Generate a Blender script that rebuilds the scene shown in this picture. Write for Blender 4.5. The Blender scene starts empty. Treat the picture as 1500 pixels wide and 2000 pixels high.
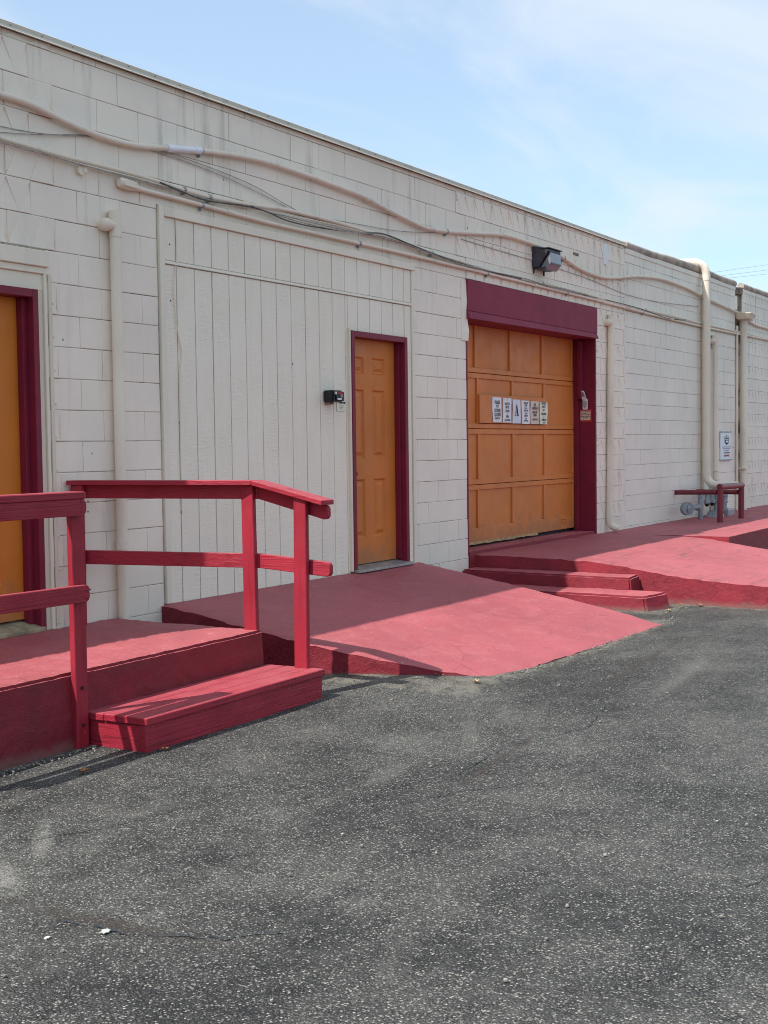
import bpy, bmesh, math, random
from mathutils import Vector, Matrix, noise

random.seed(7)
scene = bpy.context.scene
COL = scene.collection

# ------------------------------------------------------------------ camera
EYE = 1.54
cam_data = bpy.data.cameras.new("camera")
cam = bpy.data.objects.new("camera", cam_data)
COL.objects.link(cam)
scene.camera = cam
yaw, pit, rol = [math.radians(a) for a in (58.825, -2.922, -0.734)]
fw = Vector((math.sin(yaw) * math.cos(pit), math.cos(yaw) * math.cos(pit), math.sin(pit)))
r0 = Vector((math.cos(yaw), -math.sin(yaw), 0))
u0 = r0.cross(fw)
rt = r0 * math.cos(rol) + u0 * math.sin(rol)
up = -r0 * math.sin(rol) + u0 * math.cos(rol)
mw = Matrix((rt, up, -fw)).transposed().to_4x4()
mw.translation = Vector((0, -6.114, EYE))
cam.matrix_world = mw
cam_data.sensor_fit = 'HORIZONTAL'
cam_data.sensor_width = 36.0
cam_data.lens = 36.0 * 2521.8 / 1500.0
cam_data.clip_end = 2000

# ------------------------------------------------------------------ sun, sky, exposure
SUN_DIR = Vector((0.68, -0.285, -1.0)).normalized()      # direction the light travels
sun_el = math.asin(-SUN_DIR.z)
sun_az = math.atan2(-SUN_DIR.x, -SUN_DIR.y)
sun = bpy.data.lights.new("sun", 'SUN')
sun.energy = 2.5
sun.angle = math.radians(0.55)
sun.color = (1.0, 0.955, 0.89)
sun_o = bpy.data.objects.new("sun", sun)
sun_o.rotation_euler = SUN_DIR.to_track_quat('-Z', 'Y').to_euler()
sun_o.location = (-10, 10, 20)
COL.objects.link(sun_o)

world = bpy.data.worlds.new("World")
scene.world = world
world.use_nodes = True
wt = world.node_tree
wt.nodes.clear()
w_out = wt.nodes.new("ShaderNodeOutputWorld")
w_bg = wt.nodes.new("ShaderNodeBackground")
w_bg.inputs["Strength"].default_value = 0.15
sky = wt.nodes.new("ShaderNodeTexSky")
sky.sky_type = 'NISHITA'
sky.sun_disc = False
sky.sun_elevation = sun_el
sky.sun_rotation = sun_az
sky.altitude = 50
sky.air_density = 1.0
sky.dust_density = 1.6
sky.ozone_density = 1.2
# thin high cloud: noise over the sky directions projected on a flat layer
tc = wt.nodes.new("ShaderNodeTexCoord")
sep = wt.nodes.new("ShaderNodeSeparateXYZ")
wt.links.new(tc.outputs["Generated"], sep.inputs[0])
def wmath(op, a, b=None):
    n = wt.nodes.new("ShaderNodeMath"); n.operation = op
    for i, s in enumerate((a, b)):
        if s is None: continue
        if hasattr(s, "is_linked"): wt.links.new(s, n.inputs[i])
        else: n.inputs[i].default_value = s
    return n.outputs[0]
zz = wmath('MAXIMUM', wmath('ADD', sep.outputs[2], 0.12), 0.05)
cmb = wt.nodes.new("ShaderNodeCombineXYZ")
wt.links.new(wmath('DIVIDE', sep.outputs[0], zz), cmb.inputs[0])
wt.links.new(wmath('DIVIDE', sep.outputs[1], zz), cmb.inputs[1])
cmap = wt.nodes.new("ShaderNodeMapping")
cmap.inputs["Rotation"].default_value = (0, 0, math.radians(20))
cmap.inputs["Scale"].default_value = (0.7, 1.5, 1)
cmap.inputs["Location"].default_value = (1.3, 0.4, 0)
wt.links.new(cmb.outputs[0], cmap.inputs[0])
cn = wt.nodes.new("ShaderNodeTexNoise")
cn.inputs["Scale"].default_value = 1.25
cn.inputs["Detail"].default_value = 9
cn.inputs["Roughness"].default_value = 0.56
cn.inputs["Distortion"].default_value = 0.5
wt.links.new(cmap.outputs[0], cn.inputs["Vector"])
cr = wt.nodes.new("ShaderNodeMapRange")
cr.inputs[1].default_value = 0.36; cr.inputs[2].default_value = 0.68
cr.inputs[3].default_value = 0.34; cr.inputs[4].default_value = 0.84
cr.interpolation_type = 'SMOOTHSTEP'
wt.links.new(cn.outputs["Fac"], cr.inputs[0])
cmix = wt.nodes.new("ShaderNodeMix"); cmix.data_type = 'RGBA'
wt.links.new(cr.outputs[0], cmix.inputs[0])
hz = wt.nodes.new("ShaderNodeMix"); hz.data_type = 'RGBA'; hz.blend_type = 'MULTIPLY'; hz.inputs[0].default_value = 1.0
wt.links.new(sky.outputs[0], hz.inputs[6]); hz.inputs[7].default_value = (0.50, 0.595, 0.625, 1)
wt.links.new(hz.outputs[2], cmix.inputs[6])
cmix.inputs[7].default_value = (2.28, 2.52, 2.78, 1)
wt.links.new(cmix.outputs[2], w_bg.inputs["Color"])
wt.links.new(w_bg.outputs[0], w_out.inputs["Surface"])

scene.view_settings.view_transform = 'Standard'
scene.view_settings.look = 'None'
scene.view_settings.exposure = 1.29
scene.view_settings.gamma = 1.0
scene.view_settings.use_curve_mapping = False
scene.cycles.pixel_filter_type = 'BLACKMAN_HARRIS'
scene.cycles.filter_width = 1.0
scene.cycles.use_denoising = True

# ------------------------------------------------------------------ node helpers
class NT:
    def __init__(s, name):
        s.m = bpy.data.materials.new(name); s.m.use_nodes = True
        s.t = s.m.node_tree; s.t.nodes.clear()
        s.out = s.t.nodes.new("ShaderNodeOutputMaterial")
        s.b = s.t.nodes.new("ShaderNodeBsdfPrincipled")
        s.t.links.new(s.b.outputs[0], s.out.inputs[0])
        s.pos = s.t.nodes.new("ShaderNodeNewGeometry").outputs["Position"]
    def put(s, sock, v):
        if hasattr(v, "is_linked"): s.t.links.new(v, sock)
        elif isinstance(v, (tuple, list)) and len(v) == 3 and sock.type == 'RGBA': sock.default_value = (*v, 1)
        else: sock.default_value = v
    def math(s, op, a, b=0.0, c=None):
        n = s.t.nodes.new("ShaderNodeMath"); n.operation = op
        s.put(n.inputs[0], a); s.put(n.inputs[1], b)
        if c is not None: s.put(n.inputs[2], c)
        return n.outputs[0]
    def mapping(s, scale, vec=None, loc=(0, 0, 0), rot=(0, 0, 0)):
        n = s.t.nodes.new("ShaderNodeMapping")
        s.t.links.new(vec or s.pos, n.inputs[0])
        n.inputs["Scale"].default_value = scale; n.inputs["Location"].default_value = loc
        n.inputs["Rotation"].default_value = rot
        return n.outputs[0]
    def noise(s, scale, detail=4, rough=.55, vec=None, dist=0.0):
        n = s.t.nodes.new("ShaderNodeTexNoise")
        s.t.links.new(vec or s.pos, n.inputs["Vector"])
        n.inputs["Scale"].default_value = scale; n.inputs["Detail"].default_value = detail
        n.inputs["Roughness"].default_value = rough; n.inputs["Distortion"].default_value = dist
        return n.outputs["Fac"]
    def voro(s, scale, vec=None, feature='F1', rnd=1.0):
        n = s.t.nodes.new("ShaderNodeTexVoronoi"); n.feature = feature
        s.t.links.new(vec or s.pos, n.inputs["Vector"])
        n.inputs["Scale"].default_value = scale; n.inputs["Randomness"].default_value = rnd
        return n.outputs
    def ramp(s, v, a, b, lo=0.0, hi=1.0, smooth=True):
        n = s.t.nodes.new("ShaderNodeMapRange")
        if smooth: n.interpolation_type = 'SMOOTHSTEP'
        s.put(n.inputs[0], v)
        for i, q in enumerate((a, b, lo, hi)): s.put(n.inputs[i + 1], q)
        return n.outputs[0]
    def mix(s, f, a, b, mode='MIX'):
        n = s.t.nodes.new("ShaderNodeMix"); n.data_type = 'RGBA'; n.blend_type = mode
        s.put(n.inputs[0], f); s.put(n.inputs[6], a); s.put(n.inputs[7], b)
        return n.outputs[2]
    def sep(s, v=None):
        n = s.t.nodes.new("ShaderNodeSeparateXYZ"); s.t.links.new(v or s.pos, n.inputs[0]); return n.outputs
    def gray(s, v):
        n = s.t.nodes.new("ShaderNodeCombineColor")
        for i in range(3): s.put(n.inputs[i], v)
        return n.outputs[0]
    def objrand(s):
        return s.t.nodes.new("ShaderNodeObjectInfo").outputs["Random"]
    def bump(s, h, strength, dist=.01, normal=None):
        n = s.t.nodes.new("ShaderNodeBump")
        n.inputs["Strength"].default_value = strength; n.inputs["Distance"].default_value = dist
        s.put(n.inputs["Height"], h)
        if normal is not None: s.t.links.new(normal, n.inputs["Normal"])
        return n.outputs[0]
    def fin(s, col, rough=.6, normal=None, metal=0.0, spec=.4):
        s.put(s.b.inputs["Base Color"], col); s.put(s.b.inputs["Roughness"], rough)
        s.b.inputs["Metallic"].default_value = metal
        s.b.inputs["Specular IOR Level"].default_value = spec
        if normal is not None: s.t.links.new(normal, s.b.inputs["Normal"])
        return s.m

def plain(name, col, rough=.5, var=.12, metal=0.0, scale=18, bump=.15, spec=.4):
    n = NT(name)
    f = n.noise(scale, 5)
    c = n.mix(n.ramp(f, .3, .7), tuple(x * (1 - var) for x in col), tuple(min(1, x * (1 + var)) for x in col))
    return n.fin(c, rough, n.bump(n.noise(scale * 8, 3), bump, .002), metal, spec)

def wall_paint(name, col, chips=True, bumpy=1.0):
    n = NT(name)
    r = n.objrand()
    big = n.noise(.9, 5, .6)
    c = n.mix(n.ramp(big, .3, .72), tuple(x * .93 for x in col), tuple(x * 1.04 for x in col))
    c = n.mix(n.ramp(r, 0, 1, 0, .5, False), c, n.mix(1.0, c, (.94, .935, .93), 'MULTIPLY'))
    # run-down streaks and grey grime
    st = n.noise(1.0, 6, .62, n.mapping((7.0, 7.0, .7)))
    gate = n.noise(.55, 3)
    g = n.math('MULTIPLY', n.ramp(st, .52, .74), n.ramp(n.math('ADD', gate, n.ramp(n.sep()[2], 2.6, 4.1, -.05, .14)), .40, .66))
    c = n.mix(n.math('MULTIPLY', g, .55), c, (.33, .31, .275))
    # dull blotches where it was painted over
    bl = n.ramp(n.noise(2.3, 2, .4), .57, .62)
    c = n.mix(n.math('MULTIPLY', bl, .22), c, (col[0] * .88, col[1] * .9, col[2] * .92))
    if chips:
        v = n.voro(5.5, n.mapping((1.6, 1.6, .9)))
        rare = n.math('GREATER_THAN', n.sep(v["Color"])[0], .86)
        w = n.noise(70, 2)
        d = n.math('ADD', v["Distance"], n.math('MULTIPLY', n.math('SUBTRACT', w, .5), .12))
        chip = n.math('MULTIPLY', n.math('LESS_THAN', d, .055), rare)
        c = n.mix(n.math('MULTIPLY', chip, .8), c, (.10, .095, .085))
    h = n.math('ADD', n.math('MULTIPLY', n.noise(38, 5, .6), .6), n.math('MULTIPLY', n.noise(220, 3), .4))
    return n.fin(c, n.ramp(big, .3, .7, .55, .72), n.bump(h, .42 * bumpy, .004), 0, .35)

WALL = (.88, .785, .665)
M = {}
M['block'] = wall_paint("painted_block", WALL)
M['block_far'] = wall_paint("painted_block_newer", (.85, .785, .68))
M['trim'] = wall_paint("painted_trim", (.82, .75, .61), False, .8)
M['edging'] = wall_paint("dulled_roof_edge_paint", (.60, .55, .46), False, .6)
M['beige'] = wall_paint("beige_trim", (.74, .66, .52), False, .8)
M['pipe'] = wall_paint("painted_pipe", (.82, .735, .60), False, .25)
M['conduit'] = wall_paint("painted_conduit", (.80, .69, .565), False, .25)

n = NT("mortar_paint")
f = n.noise(3.2, 4, .6)
M['mortar'] = n.fin(n.mix(n.ramp(n.math('ADD', f, n.ramp(n.sep()[2], 2.6, 4.0, .05, -.09)), .38, .58), (.085, .078, .068), (.62, .57, .49)), .85, n.bump(n.noise(60, 4), .5, .004))

n = NT("rough_sawn_siding")
big = n.noise(1.2, 4)
c = n.mix(n.ramp(big, .3, .7), (.83, .76, .63), (.88, .81, .68))
c = n.mix(n.ramp(n.objrand(), 0, 1, 0, .6, False), c, n.mix(1.0, c, (.95, .945, .94), 'MULTIPLY'))
rip = n.noise(1.0, 4, .62, n.mapping((9, 30, 62)), .6)
fine = n.noise(1.0, 3, .5, n.mapping((150, 150, 40)))
gate = n.ramp(n.noise(2.2, 2, .5, n.mapping((5, 1, .8))), .42, .6, .25, 1.0)
h = n.math('ADD', n.math('MULTIPLY', rip, gate), n.math('MULTIPLY', fine, .25))
v = n.voro(7.0)
chip = n.math('MULTIPLY', n.math('LESS_THAN', v["Distance"], .05), n.math('GREATER_THAN', n.sep(v["Color"])[0], .9))
c = n.mix(n.math('MULTIPLY', chip, .8), c, (.09, .085, .08))
M['siding'] = n.fin(c, .65, n.bump(h, .55, .011), 0, .3)

def red_wood(name, scl):
    n = NT(name)
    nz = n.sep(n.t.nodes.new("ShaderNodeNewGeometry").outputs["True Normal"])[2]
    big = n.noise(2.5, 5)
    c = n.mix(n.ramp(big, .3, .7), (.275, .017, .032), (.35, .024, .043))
    sunlit_fade = n.math('MULTIPLY', n.ramp(nz, .6, .9), n.ramp(n.noise(4.0, 5, .6), .25, .6, .55, 1.0))
    c = n.mix(sunlit_fade, c, (.37, .072, .088))                       # upper faces coloured paler: dusty bleaching plus a painted-in sunlit look
    grain = n.noise(1.0, 5, .6, n.mapping(scl), 1.0)
    c = n.mix(n.math('MULTIPLY', n.math('MULTIPLY', n.ramp(grain, .52, .68), .7), n.ramp(n.noise(3.1, 3), .38, .62, .15, 1.0)), c, (.14, .011, .02))
    v = n.voro(9.0)
    chip = n.math('MULTIPLY', n.math('LESS_THAN', n.math('ADD', v["Distance"], n.math('MULTIPLY', n.noise(60, 2), .1)), .10), n.math('GREATER_THAN', n.sep(v["Color"])[1], .88))
    c = n.mix(n.math('MULTIPLY', chip, .7), c, (.50, .30, .28))
    c = n.mix(n.ramp(n.noise(11, 6, .7), .58, .80, 0, .4), c, (.16, .05, .05))
    return n.fin(c, n.ramp(n.noise(7, 4), .3, .7, .42, .62), n.bump(n.math('ADD', grain, n.math('MULTIPLY', n.noise(90, 3), .2)), .65, .008), 0, .3)
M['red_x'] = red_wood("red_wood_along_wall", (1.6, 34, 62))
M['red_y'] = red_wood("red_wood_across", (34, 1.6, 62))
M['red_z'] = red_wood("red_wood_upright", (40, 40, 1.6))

def red_floor(name, top, side, worn):
    n = NT(name)
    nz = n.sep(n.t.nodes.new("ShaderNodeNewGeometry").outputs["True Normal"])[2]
    big = n.noise(.8, 6, .6)
    mid = n.noise(5.0, 6, .65)
    ct = n.mix(n.ramp(big, .3, .72), tuple(x * .86 for x in top), tuple(x * 1.08 for x in top))
    ct = n.mix(n.math('MULTIPLY', n.ramp(mid, .46, .74), .26), ct, (.50, .20, .20))
    ct = n.mix(n.ramp(n.noise(2.6, 7, .7), .54, .74, 0, .26), ct, (.25, .075, .085))            # sun bleached, dusty
    sc = n.noise(1.0, 5, .6, n.mapping((1.1, 9.0, 1), rot=(0, 0, .35)), .8)
    ct = n.mix(n.math('MULTIPLY', n.ramp(sc, .54, .74), worn), ct, (.13, .065, .07))           # tyre and scuff marks
    v = n.voro(6.0)
    chip = n.math('MULTIPLY', n.math('LESS_THAN', n.math('ADD', v["Distance"], n.math('MULTIPLY', n.noise(40, 3), .22)), .15), n.math('GREATER_THAN', n.sep(v["Color"])[2], .955))
    ct = n.mix(n.math('MULTIPLY', chip, .75), ct, (.52, .36, .34))
    gr = n.noise(120, 4, .7)
    ct = n.mix(n.ramp(gr, .35, .75, 0, .42), ct, n.mix(1.0, ct, (.62, .58, .58), 'MULTIPLY'))
    sp = n.voro(28.0)
    spk = n.math('LESS_THAN', sp["Distance"], .22); sc3 = n.sep(sp["Color"])
    ct = n.mix(n.math('MULTIPLY', n.math('MULTIPLY', spk, n.math('GREATER_THAN', sc3[0], .93)), .6), ct, (.50, .30, .29))
    ct = n.mix(n.math('MULTIPLY', n.math('MULTIPLY', spk, n.math('GREATER_THAN', sc3[1], .95)), .7), ct, (.09, .035, .035))
    cw = n.voro(1.1, n.mapping((1, 1.2, 1)), 'DISTANCE_TO_EDGE')
    ck = n.math('MULTIPLY', n.math('LESS_THAN', n.math('ADD', cw["Distance"], n.math('MULTIPLY', n.math('SUBTRACT', n.noise(12, 4), .5), .05)), .006), n.math('GREATER_THAN', n.noise(.9, 2), .5))
    ct = n.mix(n.math('MULTIPLY', ck, .3), ct, (.16, .045, .05))
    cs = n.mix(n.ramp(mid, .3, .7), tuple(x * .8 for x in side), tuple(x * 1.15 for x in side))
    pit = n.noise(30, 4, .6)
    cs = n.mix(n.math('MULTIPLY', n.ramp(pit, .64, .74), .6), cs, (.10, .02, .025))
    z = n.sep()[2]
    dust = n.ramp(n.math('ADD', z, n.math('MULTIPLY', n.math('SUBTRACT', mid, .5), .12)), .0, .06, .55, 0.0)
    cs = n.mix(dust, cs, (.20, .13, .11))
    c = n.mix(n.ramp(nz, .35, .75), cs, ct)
    h = n.math('ADD', n.math('MULTIPLY', n.noise(16, 6, .65), 1.0), n.math('MULTIPLY', n.noise(120, 4, .6), .35))
    return n.fin(c, n.ramp(mid, .3, .7, .5, .7), n.bump(h, .85, .012), 0, .35)
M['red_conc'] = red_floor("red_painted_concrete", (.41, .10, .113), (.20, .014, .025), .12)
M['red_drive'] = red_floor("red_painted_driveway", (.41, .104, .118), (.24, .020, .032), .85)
M['maroon'] = plain("maroon_gloss_paint", (.185, .013, .034), .5, .10, 0, 6, .1, .3)
M['maroon_face'] = plain("maroon_lintel_paint", (.235, .028, .058), .62, .10, 0, 4, .2, .2)
M['guard_red'] = plain("maroon_pipe_paint", (.17, .016, .03), .4, .12, 0, 10, .1, .5)

def orange(name, col):
    n = NT(name)
    big = n.noise(1.6, 4)
    c = n.mix(n.ramp(big, .3, .7), tuple(x * .92 for x in col), tuple(x * 1.06 for x in col))
    st = n.noise(1, 5, .6, n.mapping((14, 14, 1.5)))
    c = n.mix(n.math('MULTIPLY', n.ramp(st, .55, .8), .25), c, (.26, .11, .05))
    c = n.mix(n.math('MULTIPLY', n.ramp(n.math('ADD', n.sep()[2], n.math('MULTIPLY', n.noise(6, 5, .7), .8)), .85, 1.15, .45, 0), 1.0), c, (.24, .13, .08))
    c = n.mix(n.ramp(n.noise(26, 5, .75), .62, .80, 0, .45), c, (.30, .15, .075))
    return n.fin(c, n.ramp(n.noise(8, 3), .3, .7, .42, .6), n.bump(n.noise(1, 4, .6, n.mapping((90, 90, 9))), .12, .003), 0, .4)
M['orange'] = orange("orange_door_paint", (.57, .168, .027))
M['orange_garage'] = orange("orange_garage_paint", (.62, .195, .042))
M['orange_left'] = orange("orange_bright_door_paint", (.60, .18, .018))
M['flap'] = plain("frayed_rubber_seal", (.42, .27, .13), .8, .3)

M['paper'] = plain("white_paper", (.78, .79, .80), .8, .05, 0, 8, .1)
M['paper_blue'] = plain("faded_paper", (.68, .74, .79), .8, .08, 0, 12, .1)
M['paper_tan'] = plain("tan_paper", (.68, .58, .47), .8, .06, 0, 8, .1)
M['paper_yellow'] = plain("pale_yellow_paper", (.76, .76, .60), .8, .06, 0, 8, .1)
M['ink'] = plain("dark_ink", (.025, .035, .045), .8, .1)
M['ink_grey'] = plain("grey_ink", (.22, .24, .26), .8, .1)
M['ink_red'] = plain("red_ink", (.35, .04, .04), .8, .1)
M['sign_red'] = plain("red_sign_plastic", (.42, .03, .03), .45, .1)
M['sign_cream'] = plain("cream_sign_plastic", (.72, .58, .45), .5, .08)
M['sign_white'] = plain("white_sign_metal", (.74, .78, .82), .45, .05)
M['steel'] = plain("grey_steel", (.34, .35, .37), .45, .15, .6)
M['galv'] = plain("galvanised_grey_paint", (.27, .30, .33), .5, .2, .35, 30)
M['sill_tan'] = plain("worn_tan_sill", (.30, .25, .16), .7, .3, 0, 12)
M['alu'] = plain("aluminium_sill", (.36, .36, .34), .5, .25, .6, 12)
M['dark_bronze'] = plain("dark_bronze_housing", (.055, .055, .065), .45, .2, .2)
M['black_plastic'] = plain("black_plastic", (.012, .014, .017), .35, .2)
M['black_cable'] = plain("black_cable_jacket", (.085, .08, .075), .6, .2)
M['white_plastic'] = plain("white_plastic", (.72, .71, .70), .45, .06)
M['white_pvc'] = plain("white_pvc", (.78, .79, .82), .35, .05)
M['grey_plastic'] = plain("grey_plastic", (.25, .23, .25), .5, .1)
M['roof_roll'] = plain("tan_roofing_membrane", (.38, .32, .265), .85, .3, 0, 5, .6)
M['rusty'] = plain("rust_stained_board", (.20, .145, .11), .85, .5, 0, 7, .6)
M['roof'] = plain("roof_gravel", (.35, .33, .30), .9, .2)
M['leaf'] = plain("dry_brown_leaf", (.30, .12, .05), .8, .4, 0, 60)
M['leaf_pale'] = plain("dry_tan_leaf", (.42, .30, .16), .8, .4, 0, 60)
M['spill'] = plain("dried_white_paint", (.42, .425, .385), .8, .1)
M['pebble'] = plain("loose_stone", (.20, .19, .165), .85, .6, 0, 40)
M['old_wire'] = plain("painted_over_wire", (.34, .32, .29), .6, .3)
M['wire'] = plain("power_cable", (.16, .17, .19), .6)

n = NT("lamp_glass")
ribs = n.noise(1, 2, .5, n.mapping((160, 160, 12)))
n.b.inputs["Coat Weight"].default_value = .4
M['lens'] = n.fin(n.mix(n.ramp(ribs, .35, .65), (.13, .14, .16), (.22, .23, .26)), .34, n.bump(ribs, .3, .003), 0, .6)

# asphalt: voronoi stones of two sizes in a dark binder, dusty worn patches, oil-dark areas
n = NT("worn_asphalt")
wob = n.noise(3, 3)
v1 = n.voro(108.0); v2 = n.voro(190.0)
s1 = n.sep(v1["Color"]); s2 = n.sep(v2["Color"])
big = n.noise(.42, 6, .62); mid = n.noise(1.7, 6, .62); sml = n.noise(9, 5, .6)
worn = n.ramp(n.math('ADD', n.math('MULTIPLY', big, .62), n.math('MULTIPLY', mid, .38)), .38, .64)
thr = n.ramp(worn, 0, 1, .66, .24, False)
base = n.mix(n.ramp(sml, .25, .75), (.013, .013, .013), (.037, .0365, .035))
base = n.mix(worn, n.mix(1.0, base, (.85, .86, .88), 'MULTIPLY'), n.mix(1.0, base, (2.1, 2.08, 1.98), 'MULTIPLY'))
isst = n.ramp(s1[0], thr, n.math('ADD', thr, .05))
core = n.ramp(v1["Distance"], .30, .62, 1, 0)
stcol = n.mix(n.math('POWER', s1[1], 1.8), (.050, .049, .046), (.37, .36, .31))
c = n.mix(n.math('MULTIPLY', isst, core), base, stcol)
is2 = n.math('MULTIPLY', n.ramp(s2[0], n.math('ADD', thr, -.08), n.math('ADD', thr, .02)), n.ramp(v2["Distance"], .3, .6, 1, 0))
c = n.mix(n.math('MULTIPLY', is2, .7), c, n.mix(s2[2], (.055, .055, .055), (.20, .196, .178)))
xyz = n.sep()
fin_ = n.noise(34, 5, .7)
def blob(cx, cy, rx, ry, rot=0.0, wobble=.9):
    ca, sa = math.cos(rot), math.sin(rot)
    dx = n.math('SUBTRACT', xyz[0], cx); dy = n.math('SUBTRACT', xyz[1], cy)
    a = n.math('ADD', n.math('MULTIPLY', dx, ca / rx), n.math('MULTIPLY', dy, sa / rx))
    b = n.math('ADD', n.math('MULTIPLY', dx, -sa / ry), n.math('MULTIPLY', dy, ca / ry))
    d = n.math('ADD', n.math('MULTIPLY', a, a), n.math('MULTIPLY', b, b))
    return n.math('ADD', d, n.math('ADD', n.math('MULTIPLY', n.math('SUBTRACT', sml, .5), wobble * 5), n.math('MULTIPLY', n.math('SUBTRACT', fin_, .5), wobble * 6)))
dustc = n.mix(sml, (.15, .146, .130), (.26, .252, .225))
for (cx, cy, rx, ry, rot, amt) in [(3.20, -2.50, .17, .085, 1.0, 1.0), (3.62, -2.32, .22, .035, .75, .7), (6.1, -2.95, .34, .04, .5, .25), (5.15, -3.0, .20, .06, .2, .3),
                                   (8.3, -3.4, .7, .06, .1, .3), (3.05, -2.35, .22, .05, 1.2, .6)]:
    c = n.mix(n.math('MULTIPLY', n.ramp(blob(cx, cy, rx, ry, rot), -.4, 2.2, 1, 0), amt), c, dustc)
# pale dust that has settled unevenly all over
dn = n.noise(1.0, 7, .68, n.mapping((1.1, 3.2, 1), rot=(0, 0, -.25)), .8)
c = n.mix(n.math('MULTIPLY', n.ramp(n.math('ADD', dn, n.math('MULTIPLY', n.math('SUBTRACT', fin_, .5), .16)), .52, .72), .20), c, dustc)
# fine sand gathered where the red concrete meets the asphalt
def band(cx, cy, hx, hy, w):
    ax = n.math('SUBTRACT', n.math('ABSOLUTE', n.math('SUBTRACT', xyz[0], cx)), hx)
    ay = n.math('SUBTRACT', n.math('ABSOLUTE', n.math('SUBTRACT', xyz[1], cy)), hy)
    d = n.math('MAXIMUM', ax, ay)
    d = n.math('ADD', d, n.math('MULTIPLY', n.math('SUBTRACT', n.noise(7, 4), .5), .18))
    return n.ramp(d, w * .2, w, 1, 0)
sand = n.math('MAXIMUM', band(8.85, -1.2, 1.82, 1.22, .16), n.math('MAXIMUM', band(11.6, -1.05, .36, 1.12, .16), n.math('MAXIMUM', band(13.6, -1.6, 1.72, 2.4, .10), band(5.4, -.85, 1.2, .45, .12))))
c = n.mix(n.math('MULTIPLY', n.math('MULTIPLY', sand, n.ramp(n.math('ADD', sml, n.math('MULTIPLY', fin_, .6)), .62, .95, .15, 1.0)), .6), c, n.mix(sml, (.15, .14, .115), (.27, .25, .20)))
# darker sealed scars
for (cx, cy, rx, ry, rot) in [(3.07, -3.15, .46, .045, -1.52), (5.8, -3.32, .75, .022, .12), (8.6, -3.0, 1.3, .03, .1)]:
    c = n.mix(n.math('MULTIPLY', n.ramp(blob(cx, cy, rx, ry, rot, .8), -.3, 1.8, 1, 0), .7), c, (.048, .038, .031))
h = n.math('ADD', n.math('MULTIPLY', n.math('SUBTRACT', 1.0, v1["Distance"]), .7),
           n.math('ADD', n.math('MULTIPLY', n.math('SUBTRACT', 1.0, v2["Distance"]), .3), n.math('MULTIPLY', sml, .6)))
M['asphalt'] = n.fin(c, n.ramp(s1[2], 0, 1, .6, .9), n.bump(h, .95, .010), 0, .3)

# ------------------------------------------------------------------ mesh helpers
def nz3(p, s, o=0.0):
    return noise.noise(Vector(p) * s + Vector((o, o * 1.7, o * .3)))

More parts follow.
